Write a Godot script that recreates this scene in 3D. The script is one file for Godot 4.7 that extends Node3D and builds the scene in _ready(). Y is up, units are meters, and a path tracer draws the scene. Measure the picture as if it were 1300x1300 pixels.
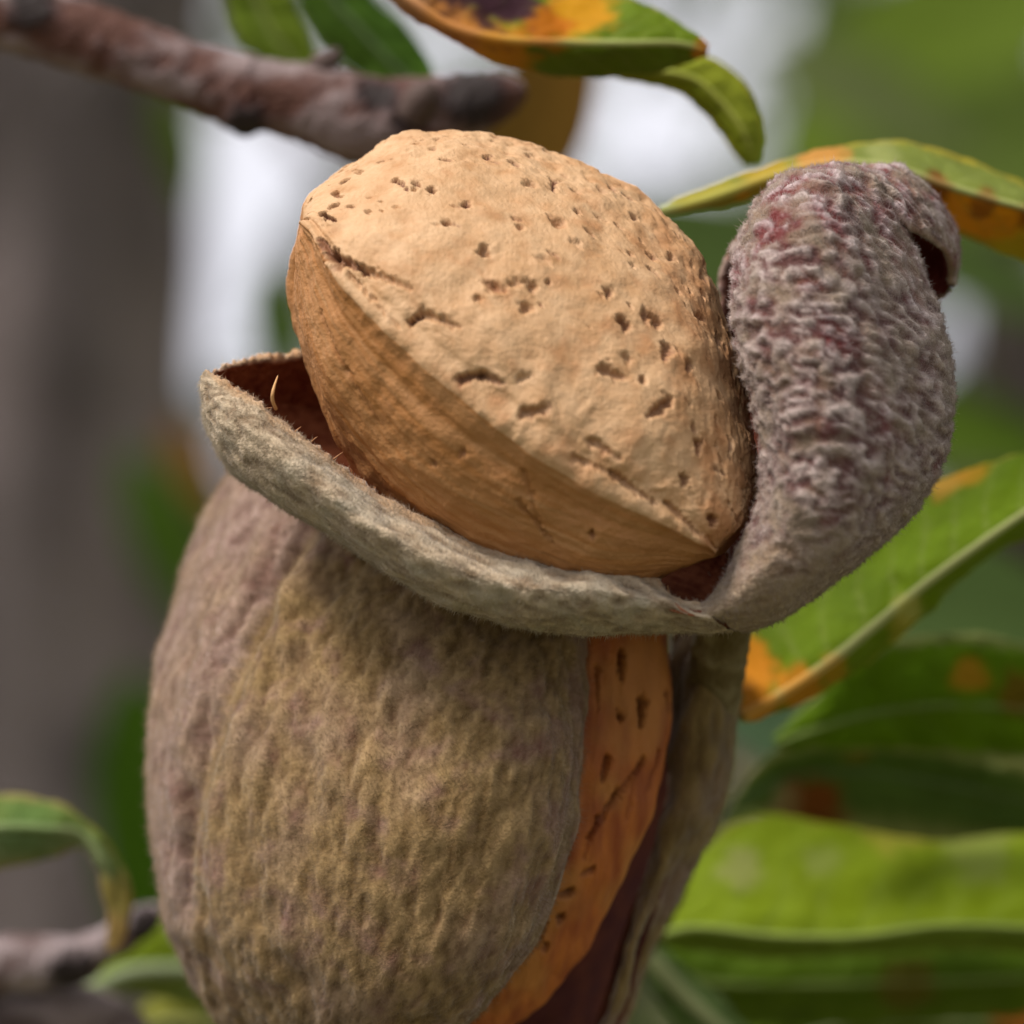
extends Node3D
# Two ripe almonds on the tree, seen close up. Lengths below are worked out in millimetres (x right, y up, z towards the
# lens, zero at the middle of the fruit) and turned into metres when a mesh is made.

const EYE := 300.0          # mm from the lens to z = 0
const PX := 0.05            # mm per photograph pixel at z = 0
const GROUND := -1.7        # m, the soil under the tree

var rng := RandomNumberGenerator.new()
var names := {}
var M := {}                 # materials


# ------------------------------------------------------------------ places, names
func P(x: float, y: float, z: float) -> Vector3:
	var k := PX * (EYE - z) / EYE
	return Vector3((x - 650.0) * k, (650.0 - y) * k, z)


func numbered(called: String) -> String:
	var n: int = names.get(called, 0)
	names[called] = n + 1
	return called if n == 0 else "%s_%03d" % [called, n]


func thing(called: String, label: String, category: String, group := "", at := Vector3.ZERO) -> Node3D:
	var o := Node3D.new()
	o.name = numbered(called)
	add_child(o)
	o.position = at
	o.set_meta("label", label)
	o.set_meta("category", category)
	if group:
		o.set_meta("group", group)
	return o


func hang(called: String, mesh: Mesh, mat: Material, parent: Node3D) -> MeshInstance3D:
	var o := MeshInstance3D.new()
	o.name = called
	o.mesh = mesh
	o.material_override = mat
	parent.add_child(o, true)
	return o


func lin(r: float, g: float, b: float) -> Color:      # sRGB 0..255 -> linear
	return Color(r / 255.0, g / 255.0, b / 255.0).srgb_to_linear()


func noise(s: int, freq: float, octaves := 3, kind := FastNoiseLite.TYPE_SIMPLEX_SMOOTH) -> FastNoiseLite:
	var n := FastNoiseLite.new()
	n.seed = s
	n.noise_type = kind
	n.frequency = freq
	n.fractal_octaves = octaves
	return n


func smooth(a: float, b: float, x: float) -> float:
	return smoothstep(a, b, x)


# ------------------------------------------------------------------ grids
func spline(pts: PackedVector3Array, n: int, closed := false) -> PackedVector3Array:
	var out := PackedVector3Array()
	var m := pts.size()
	var spans := m if closed else m - 1
	for k in n:
		var f := float(k) / n * spans if closed else float(k) / (n - 1) * spans
		var i := mini(int(f), spans - 1)
		var u := f - i
		var a := pts[(i - 1 + m) % m] if closed else pts[maxi(i - 1, 0)]
		var b := pts[i]
		var c := pts[(i + 1) % m]
		var d := pts[(i + 2) % m] if closed else pts[mini(i + 2, m - 1)]
		out.append(b.cubic_interpolate(c, a, d, u))
	return out


func loft(net: Array, ns: int, nt: int, closed := false) -> PackedVector3Array:
	var rows := []
	for st: PackedVector3Array in net:
		rows.append(spline(st, nt, closed))
	return stretch(rows, ns, nt)


func stretch(rows: Array, ns: int, nt: int) -> PackedVector3Array:
	var g := PackedVector3Array()
	g.resize(ns * nt)
	for j in nt:
		var col := PackedVector3Array()
		for r: PackedVector3Array in rows:
			col.append(r[j])
		col = spline(col, ns)
		for i in ns:
			g[i * nt + j] = col[i]
	return g


func grid_normals(g: PackedVector3Array, ns: int, nt: int, closed: bool) -> PackedVector3Array:
	var out := PackedVector3Array()
	out.resize(ns * nt)
	for i in ns:
		var up := mini(i + 1, ns - 1) * nt
		var dn := maxi(i - 1, 0) * nt
		for j in nt:
			var jr := (j + 1) % nt if closed else mini(j + 1, nt - 1)
			var jl := (j - 1 + nt) % nt if closed else maxi(j - 1, 0)
			out[i * nt + j] = (g[up + j] - g[dn + j]).cross(g[i * nt + jr] - g[i * nt + jl]).normalized()
	for j in nt:                                     # ends where a row shrinks to a point
		if out[j].length_squared() < 0.5:
			out[j] = out[nt + j]
		if out[(ns - 1) * nt + j].length_squared() < 0.5:
			out[(ns - 1) * nt + j] = out[(ns - 2) * nt + j]
	return out


func grid_volume(g: PackedVector3Array, ns: int, nt: int) -> float:
	var v := 0.0
	var c := g[(ns / 2) * nt]
	for i in ns - 1:
		for j in nt:
			var a := g[i * nt + j] - c
			var b := g[(i + 1) * nt + j] - c
			var d := g[i * nt + (j + 1) % nt] - c
			v += a.dot(b.cross(d))
	return v


func grid_mesh(g: PackedVector3Array, nrm: PackedVector3Array, col: PackedColorArray, ns: int, nt: int, closed: bool, flip: bool, j0 := 0, j1 := -1) -> ArrayMesh:
	# columns j0..j1 of the grid; normals given, faces turned to agree with them
	var wide := (nt if j1 < 0 else j1 - j0 + 1)
	var v := PackedVector3Array()
	var n := PackedVector3Array()
	var c := PackedColorArray()
	v.resize(ns * wide)
	n.resize(ns * wide)
	c.resize(ns * wide)
	for i in ns:
		for k in wide:
			var from := i * nt + (j0 + k) % nt
			v[i * wide + k] = g[from] * 0.001
			n[i * wide + k] = nrm[from]
			c[i * wide + k] = col[from]
	var idx := PackedInt32Array()
	var span := wide if closed and j1 < 0 else wide - 1
	for i in ns - 1:
		for k in span:
			var a := i * wide + k
			var b := i * wide + (k + 1) % wide
			var d := a + wide
			var e := b + wide
			if flip:
				idx.append_array([a, d, b, b, d, e])
			else:
				idx.append_array([a, b, d, b, e, d])
	var arr := []
	arr.resize(Mesh.ARRAY_MAX)
	arr[Mesh.ARRAY_VERTEX] = v
	arr[Mesh.ARRAY_NORMAL] = n
	arr[Mesh.ARRAY_COLOR] = c
	arr[Mesh.ARRAY_INDEX] = idx
	var m := ArrayMesh.new()
	m.add_surface_from_arrays(Mesh.PRIMITIVE_TRIANGLES, arr)
	return m


func solid_mesh(g: PackedVector3Array, col: PackedColorArray, ns: int, nt: int) -> ArrayMesh:
	for e in 2:                                      # close both ends
		var mid := Vector3.ZERO
		var first := (ns - 1) * nt * e
		for j in nt:
			mid += g[first + j] / nt
		for j in nt:
			g[first + j] = mid + (g[first + j] - mid) * 0.02
	var nrm := grid_normals(g, ns, nt, true)
	var out := grid_volume(g, ns, nt) > 0.0
	if not out_sign(g, nrm, ns, nt):
		for k in nrm.size():
			nrm[k] = -nrm[k]
		out = true
	else:
		out = false
	return grid_mesh(g, nrm, col, ns, nt, true, out)


func out_sign(g: PackedVector3Array, nrm: PackedVector3Array, ns: int, nt: int) -> bool:
	# whether the normals of a closed grid point outwards: compare with the enclosed volume
	var v := 0.0
	var mid := Vector3.ZERO
	for k in g.size():
		mid += g[k]
	mid /= g.size()
	for i in range(1, ns - 1):
		for j in nt:
			var du := (g[(i + 1) * nt + j] - g[(i - 1) * nt + j])
			var dv := (g[i * nt + (j + 1) % nt] - g[i * nt + (j - 1 + nt) % nt])
			v += (g[i * nt + j] - mid).dot(nrm[i * nt + j]) * du.cross(dv).length()
	return v > 0.0


# A sheet with thickness: the open grid of its outer face, rounded lips along both long edges, and the inner face.
# Returns {g, ns, nc, role (0 outer, 1 lip, 2 inner), tt, nrm, sign}
func shell(outer: PackedVector3Array, ns: int, nt: int, inside: Vector3, th: float, taper := 0.5, thin_end := 0.0) -> Dictionary:
	var n := grid_normals(outer, ns, nt, false)
	var sgn := 0.0
	for k in n.size():
		sgn += n[k].dot(outer[k] - inside)
	if sgn < 0:
		for k in n.size():
			n[k] = -n[k]
	var nc := 2 * nt + 6
	var g := PackedVector3Array()
	g.resize(ns * nc)
	var role := PackedInt32Array()
	var tt := PackedFloat32Array()
	role.resize(nc)
	tt.resize(nc)
	for c in nc:
		if c < nt:
			role[c] = 0
			tt[c] = float(c) / (nt - 1)
		elif c < nt + 3:
			role[c] = 1
			tt[c] = 1.0
		elif c < 2 * nt + 3:
			role[c] = 2
			tt[c] = float(2 * nt + 2 - c) / (nt - 1)
		else:
			role[c] = 1
			tt[c] = 0.0
	for i in ns:
		var s := float(i) / (ns - 1)
		var r := th * 0.5 * pow(clampf(sin(PI * s) * 1.6, 0.0, 1.0), taper) * (1.0 - thin_end * smooth(0.78, 0.92, s))
		for j in nt:
			g[i * nc + j] = outer[i * nt + j]
			var edge := lerpf(0.55, 1.0, smooth(0.0, 0.16, minf(float(j), float(nt - 1 - j)) / (nt - 1)))
			g[i * nc + 2 * nt + 2 - j] = outer[i * nt + j] - n[i * nt + j] * 2.0 * r * edge
		for e in 2:
			var j := nt - 1 if e == 0 else 0
			var d := (outer[i * nt + j] - outer[i * nt + (nt - 2 if e == 0 else 1)]).normalized()
			r = r * 0.55 if e == 0 else r
			var c := outer[i * nt + j] - n[i * nt + j] * r
			for k in 3:
				var a := PI / 4.0 * (k + 1)
				var p := c + n[i * nt + j] * r * cos(a) + d * r * sin(a)
				g[i * nc + (nt + k if e == 0 else 2 * nt + 5 - k)] = p
	return {"g": g, "ns": ns, "nc": nc, "nt": nt, "role": role, "tt": tt}


# Moves every point along its normal and colours it: look(s, t, point, role) -> [millimetres, Color]
func dress(d: Dictionary, look: Callable) -> void:
	var g: PackedVector3Array = d.g
	var ns: int = d.ns
	var nc: int = d.nc
	var n := grid_normals(g, ns, nc, true)
	if not out_sign_shell(d, n):
		for k in n.size():
			n[k] = -n[k]
	var col := PackedColorArray()
	col.resize(g.size())
	for i in ns:
		var s := float(i) / (ns - 1)
		for c in nc:
			var k := i * nc + c
			var r: Array = look.call(s, d.tt[c], g[k], d.role[c])
			g[k] += n[k] * float(r[0])
			col[k] = r[1]
	d.g = g
	n = grid_normals(g, ns, nc, true)
	d.flip = false
	if not out_sign_shell(d, n):
		for k in n.size():
			n[k] = -n[k]
		d.flip = true
	d.nrm = n
	d.col = col


func out_sign_shell(d: Dictionary, n: PackedVector3Array) -> bool:
	# outer face points and the inner face points behind them tell which way is out
	var v := 0.0
	var nc: int = d.nc
	var nt: int = d.nt
	for i in range(1, int(d.ns) - 1):
		for j in range(1, nt - 1):
			v += (d.g[i * nc + j] - d.g[i * nc + 2 * nt + 2 - j]).dot(n[i * nc + j])
	return v > 0.0


func shell_parts(d: Dictionary, called: String, mat: Material, lining_mat: Material, parent: Node3D) -> MeshInstance3D:
	# outer face and lips as one part, the lining as its sub-part
	var nt: int = d.nt
	var nc: int = d.nc
	var o := hang(called, grid_mesh(d.g, d.nrm, d.col, d.ns, nc, true, d.flip, 2 * nt + 2, nc + nt + 3), mat, parent)
	hang("lining", grid_mesh(d.g, d.nrm, d.col, d.ns, nc, true, d.flip, nt + 3, 2 * nt + 2), lining_mat, o)
	return o


# Short hairs standing on the outer face and lips of a shell
func fuzz(d: Dictionary, count: int, length: float, width: float, lean: Vector3, tint: Color, parent: Node3D, where: Callable, seed_: int) -> void:
	var r := RandomNumberGenerator.new()
	r.seed = seed_
	var g: PackedVector3Array = d.g
	var nrm: PackedVector3Array = d.nrm
	var col: PackedColorArray = d.col
	var ns: int = d.ns
	var nc: int = d.nc
	var nt: int = d.nt
	# area-weighted choice of cells
	var cum := PackedFloat32Array()
	var cells := PackedInt32Array()
	var total := 0.0
	for i in ns - 1:
		for q in nt + 5:
			var j := (q - 3 + nc) % nc
			var j2 := (j + 1) % nc
			var a := g[i * nc + j]
			var w: float = where.call((i + 0.5) / (ns - 1), d.tt[j], a)
			if w <= 0.0:
				continue
			var felt := col[i * nc + j]
			w *= clampf((felt.r + felt.g) * 2.2 - 0.25, 0.12, 1.4)
			total += w * (g[(i + 1) * nc + j] - a).cross(g[i * nc + j2] - a).length()
			cum.append(total)
			cells.append(i * nc + j)
	var v := PackedVector3Array()
	var n := PackedVector3Array()
	var c := PackedColorArray()
	var idx := PackedInt32Array()
	v.resize(count * 7)
	n.resize(count * 7)
	c.resize(count * 7)
	for h in count:
		var cell := cells[mini(cum.bsearch(r.randf() * total), cells.size() - 1)]
		var i := cell / nc
		var j := cell % nc
		var j2 := (j + 1) % nc
		var u := r.randf()
		var w := r.randf()
		var p := g[cell].lerp(g[cell + nc], u).lerp(g[i * nc + j2].lerp(g[(i + 1) * nc + j2], u), w)
		var up := nrm[cell].lerp(nrm[(i + 1) * nc + j2], 0.5).normalized()
		var rnd := Vector3(r.randfn(), r.randfn(), r.randfn())
		var dir := (up + rnd * 0.42 + lean * 0.5).normalized()
		var l := length * r.randf_range(0.45, 1.15)
		if r.randf() < 0.08:
			l *= 2.0
		var bend := (dir + rnd.cross(up) * 0.25 + lean * 0.35).normalized()
		var side := dir.cross(Vector3(0.3, 0.2, 1.0)).normalized()
		var other := dir.cross(side)
		var hw := width * 0.5
		var b := h * 7
		for k in 3:
			var a := TAU * k / 3.0
			var off := side * cos(a) + other * sin(a)
			v[b + k] = (p - up * 0.03 + off * hw) * 0.001
			v[b + 3 + k] = (p + dir * l * 0.55 + off * hw * 0.75) * 0.001
			n[b + k] = (off + up * 0.8).normalized()
			n[b + 3 + k] = (off + up * 0.8).normalized()
		v[b + 6] = (p + dir * l * 0.55 + bend * l * 0.45) * 0.001
		n[b + 6] = (dir + up).normalized()
		var own := col[cell].lerp(tint, r.randf_range(0.15, 0.65))
		for k in 7:
			c[b + k] = own
		for k in 3:
			var k2 := (k + 1) % 3
			idx.append_array([b + k, b + 3 + k, b + k2, b + k2, b + 3 + k, b + 3 + k2, b + 3 + k, b + 6, b + 3 + k2])
	var arr := []
	arr.resize(Mesh.ARRAY_MAX)
	arr[Mesh.ARRAY_VERTEX] = v
	arr[Mesh.ARRAY_NORMAL] = n
	arr[Mesh.ARRAY_COLOR] = c
	arr[Mesh.ARRAY_INDEX] = idx
	var m := ArrayMesh.new()
	m.add_surface_from_arrays(Mesh.PRIMITIVE_TRIANGLES, arr)
	var o := hang("fuzz", m, M.fuzz, parent)
	o.set_meta("kind", "stuff")


# A tube along points (mm) with radii; look(s, angle, point) -> [mm, Color]
func tube(pts: PackedVector3Array, radii: PackedFloat32Array, ns: int, nt: int, look: Callable) -> ArrayMesh:
	var path := spline(pts, ns)
	var rr := PackedVector3Array()
	for x in radii:
		rr.append(Vector3(x, 0, 0))
	rr = spline(rr, ns)
	var g := PackedVector3Array()
	var col := PackedColorArray()
	g.resize(ns * nt)
	col.resize(ns * nt)
	var side := Vector3(0.13, 0.21, 1.0)
	for i in ns:
		var t := (path[mini(i + 1, ns - 1)] - path[maxi(i - 1, 0)]).normalized()
		side = (side - t * side.dot(t)).normalized()
		var other := t.cross(side)
		var cap := 1.0 if i > 0 and i < ns - 1 else 0.02
		for j in nt:
			var a := TAU * j / nt
			var off := side * cos(a) + other * sin(a)
			var r: Array = look.call(float(i) / (ns - 1), a, path[i] + off * rr[i].x)
			g[i * nt + j] = path[i] + off * (rr[i].x + float(r[0])) * cap
			col[i * nt + j] = r[1]
	return solid_mesh(g, col, ns, nt)


# ------------------------------------------------------------------ materials
func noise_texture(s: int, freq: float, octaves: int, size := 512, kind := FastNoiseLite.TYPE_SIMPLEX_SMOOTH) -> NoiseTexture2D:
	var t := NoiseTexture2D.new()
	t.width = size
	t.height = size
	t.seamless = true
	t.noise = noise(s, freq, octaves, kind)
	return t


func skin(rough: float, grain: Texture2D, per_m: float, cm: float, sheen := 0.0) -> StandardMaterial3D:
	var m := StandardMaterial3D.new()
	m.vertex_color_use_as_albedo = true
	m.roughness = rough
	m.metallic_specular = 0.4
	if grain:
		m.uv1_triplanar = true
		m.uv1_scale = Vector3.ONE * per_m
		m.heightmap_enabled = true
		m.heightmap_texture = grain
		m.heightmap_scale = cm
	if sheen > 0.0:
		m.rim_enabled = true
		m.rim = sheen
		m.rim_tint = 0.6
	return m


func make_materials() -> void:
	var fine := noise_texture(11, 0.03, 4)
	var cells := noise_texture(12, 0.05, 2, 512, FastNoiseLite.TYPE_CELLULAR)
	M.nut = skin(0.62, fine, 160.0, 0.006)
	M.hull = skin(0.95, fine, 240.0, 0.012, 0.5)
	M.soft = skin(0.95, fine, 200.0, 0.006, 0.6)
	M.lining = skin(0.92, fine, 160.0, 0.01)
	M.lining.metallic_specular = 0.15
	M.fuzz = skin(0.8, null, 1.0, 0.0, 0.3)
	M.fuzz.backlight_enabled = true
	M.fuzz.backlight = Color(0.75, 0.72, 0.66)
	M.leaf = skin(0.58, cells, 220.0, 0.006)
	M.leaf.metallic_specular = 0.2
	M.leaf.backlight_enabled = true
	M.leaf.backlight = Color(0.62, 0.66, 0.3)
	M.rib = skin(0.7, null, 1.0, 0.0)
	M.bark = skin(0.7, fine, 120.0, 0.02)
	M.trunk = skin(0.9, fine, 12.0, 0.3)
	M.ground = skin(0.95, fine, 3.0, 1.0)


# ------------------------------------------------------------------ set
func _ready() -> void:
	rng.seed = 7
	set_camera_and_light()
	make_materials()
	setting()
	upper_almond()
	lower_almond()
	twigs()
	leaves()
	far_leaves()


func set_camera_and_light() -> void:
	var cam := Camera3D.new()
	cam.name = "camera"
	cam.position = Vector3(0, 0, EYE * 0.001)
	cam.fov = rad_to_deg(2.0 * atan(650.0 * PX / EYE))
	cam.near = 0.02
	cam.far = 4000.0
	var att := CameraAttributesPhysical.new()
	att.frustum_focal_length = 12.0 * EYE / (650.0 * PX)
	att.frustum_near = 0.02
	att.frustum_far = 4000.0
	att.frustum_focus_distance = (EYE + 3.0) * 0.001
	att.exposure_aperture = 15.0
	cam.attributes = att
	add_child(cam)

	var sky := ProceduralSkyMaterial.new()
	sky.sky_top_color = Color(0.77, 0.765, 0.77)
	sky.sky_horizon_color = Color(0.66, 0.66, 0.69)
	sky.sky_curve = 0.25
	sky.sky_energy_multiplier = 1.0
	sky.ground_bottom_color = Color(0.33, 0.30, 0.22)
	sky.ground_horizon_color = Color(0.50, 0.48, 0.42)
	var e := Environment.new()
	e.background_mode = Environment.BG_SKY
	e.sky = Sky.new()
	e.sky.sky_material = sky
	e.tonemap_mode = Environment.TONE_MAPPER_LINEAR
	e.tonemap_exposure = 2.2
	e.sdfgi_enabled = true
	e.ssao_enabled = true
	e.ssil_enabled = true
	var we := WorldEnvironment.new()
	we.name = "world"
	we.environment = e
	add_child(we)

	var sun := DirectionalLight3D.new()
	sun.name = "sun"
	sun.light_energy = 0.5
	sun.light_angular_distance = 16.0
	sun.light_color = Color(1.0, 0.95, 0.9)
	sun.shadow_enabled = true
	add_child(sun)
	sun.look_at_from_position(Vector3(-0.6, 1.0, 0.3), Vector3.ZERO)


# ------------------------------------------------------------------ the open almond
# Pits and grooves of a shell: every entry is [x0, y0, x1, y1, radius mm, depth mm, stain 0..1], in photograph pixels;
# each is put on the nearest spot of the surface and then measured along it in millimetres.
func carve(g: PackedVector3Array, ns: int, nt: int, ja: int, jb: int, marks: Array, disp: PackedFloat32Array, stain: PackedFloat32Array) -> void:
	var wob := noise(91, 1.1, 2)
	for k: Array in marks:
		var ends := []
		for e in 2:
			var x: float = k[e * 2]
			var y: float = k[e * 2 + 1]
			var best := 1e9
			var at := 0
			for i in range(0, ns, 2):
				for j in range(ja, jb, 2):
					var p := g[i * nt + j]
					var q := EYE / (EYE - p.z) / PX
					var dx := p.x * q + 650.0 - x
					var dy := 650.0 - p.y * q - y
					var dd := dx * dx + dy * dy
					if dd < best:
						best = dd
						at = i * nt + j
			ends.append(at)
		carve_one(g, ns, nt, ends[0], ends[1], k[4], k[5], k[6], disp, stain, wob)


func carve_one(g: PackedVector3Array, ns: int, nt: int, ka: int, kb: int, r: float, depth: float, st: float, disp: PackedFloat32Array, stain: PackedFloat32Array, wob: FastNoiseLite) -> void:
	var a := g[ka]
	var b := g[kb]
	var ab := b - a
	var ll := maxf(ab.length_squared(), 1e-6)
	var reach := r * 2.8
	var cell_s := maxf((g[mini(ka + nt, g.size() - 1)] - g[ka]).length(), 0.03)
	var cell_t := maxf((g[mini(ka + 1, g.size() - 1)] - g[ka]).length(), 0.03)
	var wi := int(reach / cell_s) + 3
	var wj := int(reach / cell_t) + 3
	var i0 := maxi(mini(ka / nt, kb / nt) - wi, 0)
	var i1 := mini(maxi(ka / nt, kb / nt) + wi, ns - 1)
	var j0 := mini(ka % nt, kb % nt) - wj
	var j1 := maxi(ka % nt, kb % nt) + wj
	for i in range(i0, i1 + 1):
		for jj in range(j0, j1 + 1):
			var q := i * nt + (jj + nt) % nt
			var p := g[q]
			var u := clampf((p - a).dot(ab) / ll, 0.0, 1.0)
			var dist := (p - a - ab * u).length() * (1.0 + 0.7 * wob.get_noise_3dv(p * 1.2)) + 0.16 * wob.get_noise_3dv(p * 3.2)
			var rr := (r * (1.0 - 0.45 * u) if ll > r * r else r) * 1.22
			var x := dist / rr
			if x > 2.0:
				continue
			var hole := 1.0 - smooth(0.1 if r > 0.3 else 0.3, 1.1, x)
			var lip := 0.05 * smooth(0.7, 1.2, x) * (1.0 - smooth(1.2, 2.0, x))
			disp[q] = minf(disp[q], 0.0 + disp[q]) - hole * depth * (1.0 - 0.5 * u if ll > r * r else 1.0) + lip * depth
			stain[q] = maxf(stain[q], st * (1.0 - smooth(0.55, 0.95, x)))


func upper_almond() -> void:
	almond_shell()
	open_hull()


func almond_shell() -> void:
	# stations from the blunt end to the point: keel, far edge, lower edge hidden in the hull
	var st := [
		[Vector3(379, 285, -3), Vector3(381, 268, -5), Vector3(376, 302, -5)],
		[Vector3(386, 288, -1), Vector3(386, 252, -7), Vector3(369, 335, -6)],
		[Vector3(402, 316, 1), Vector3(406, 232, -8), Vector3(366, 385, -7)],
		[Vector3(432, 362, 3), Vector3(450, 202, -9), Vector3(378, 455, -7)],
		[Vector3(475, 410, 4.5), Vector3(503, 172, -9.5), Vector3(404, 535, -6.5)],
		[Vector3(527, 458, 5.5), Vector3(572, 163, -10), Vector3(452, 618, -6)],
		[Vector3(585, 508, 6.2), Vector3(655, 178, -10), Vector3(515, 680, -5)],
		[Vector3(645, 556, 6.5), Vector3(738, 207, -9.5), Vector3(580, 725, -4)],
		[Vector3(710, 600, 6.5), Vector3(818, 253, -9), Vector3(650, 750, -3)],
		[Vector3(770, 633, 6.3), Vector3(880, 315, -8), Vector3(715, 760, -2)],
		[Vector3(820, 657, 6), Vector3(918, 405, -7), Vector3(775, 755, -1)],
		[Vector3(858, 676, 5.4), Vector3(944, 505, -5), Vector3(822, 735, -0.5)],
		[Vector3(884, 690, 4.8), Vector3(960, 600, -2.5), Vector3(860, 718, 0)],
		[Vector3(893, 693, 4), Vector3(950, 660, 0), Vector3(886, 707, 0.5)],
		[Vector3(899, 697, 3), Vector3(915, 690, 1.5), Vector3(898, 704, 1)],
	]
	var nf := 210
	var nb := 60
	var nl := 90
	var nt := nf + nb + nl
	var ns := 330
	var rows := []
	var axis := (P(900, 690, 3) - P(380, 280, -4)).normalized()
	for q: Array in st:
		var r := P(q[0].x + 6.0, q[0].y, q[0].z)
		var u := P(q[1].x + 7.0, q[1].y - 5.0, q[1].z)
		var b := P(q[2].x + 11.0, q[2].y, q[2].z)
		var face := (u - r).cross(axis).normalized()
		if face.z < 0:
			face = -face
		var low := (r - b).cross(axis).normalized()
		if low.y > 0:
			low = -low
		var w := (u - r).length()
		var row := PackedVector3Array()
		for k in nf:
			var f := float(k) / nf
			var h := pow(sin(PI * pow(f, 0.8)), 0.85)
			row.append(r.lerp(u, f) + face * h * w * 0.17)
		for k in nb:
			var f := float(k) / nb
			row.append(u.lerp(b, f) - face * sin(PI * f) * w * 0.3)
		for k in nl:
			var f := float(k) / nl
			row.append(b.lerp(r, f) + low * sin(PI * f) * (r - b).length() * 0.13)
		for pass_ in 30:                             # round every corner but the keel
			var was := row.duplicate()
			for k in range(4, nt - 3):
				row[k] = was[k] * 0.4 + (was[k - 1] + was[(k + 1) % nt]) * 0.3
		rows.append(row)
	var g := stretch(rows, ns, nt)

	var disp := PackedFloat32Array()
	var stain := PackedFloat32Array()
	disp.resize(ns * nt)
	stain.resize(ns * nt)
	var big := noise(21, 0.16, 2)
	var mid := noise(22, 0.5, 3)
	var lumps := noise(23, 0.85, 2)
	var streak := noise(24, 0.6, 3)
	var mott := noise(25, 0.35, 4)
	var grain := noise(26, 4.0, 2)
	for i in ns:
		var s := float(i) / (ns - 1)
		for j in nt:
			var p := g[i * nt + j]
			var along := p.dot(axis)
			var d := 0.35 * big.get_noise_3dv(p) + 0.13 * mid.get_noise_3dv(p) + 0.018 * grain.get_noise_3dv(p * 0.7)
			if j < nf:
				var f := float(j) / nf
				var knobs := smooth(0.55, 0.95, f) * 0.8 + smooth(0.6, 0.9, s) * 0.7
				d -= minf(knobs, 1.0) * 0.42 * maxf(0.0, lumps.get_noise_3dv(p) - 0.05)
				# furrows that run along the keel
				var near := 1.0 - smooth(0.04, 0.26, f)
				var flow := streak.get_noise_3d(along * 0.2 + 3.0 * big.get_noise_3dv(p * 1.5), f * 20.0, 3.0)
				d += near * 0.26 * flow * (0.4 + 0.6 * smooth(-0.2, 0.4, mott.get_noise_3dv(p * 0.6)))
				d -= 0.26 * exp(-pow((f - 0.045) / 0.016, 2.0)) * (0.6 + 0.4 * flow)
				d += 0.22 * exp(-pow(f / 0.018, 2.0))
			elif j >= nf + nb:
				var f := float(j - nf - nb) / nl
				d += 0.06 * streak.get_noise_3d(along * 0.14, f * 16.0, 9.0) + 0.05 * mid.get_noise_3dv(p * 1.5) + 0.07 * streak.get_noise_3d(along * 0.3, f * 48.0, 40.0)
				d += 0.2 * exp(-pow((1.0 - f) / 0.04, 2.0))
				d -= 0.12 * exp(-pow((f - 0.86) / 0.04, 2.0))
			disp[i * nt + j] = d
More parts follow.
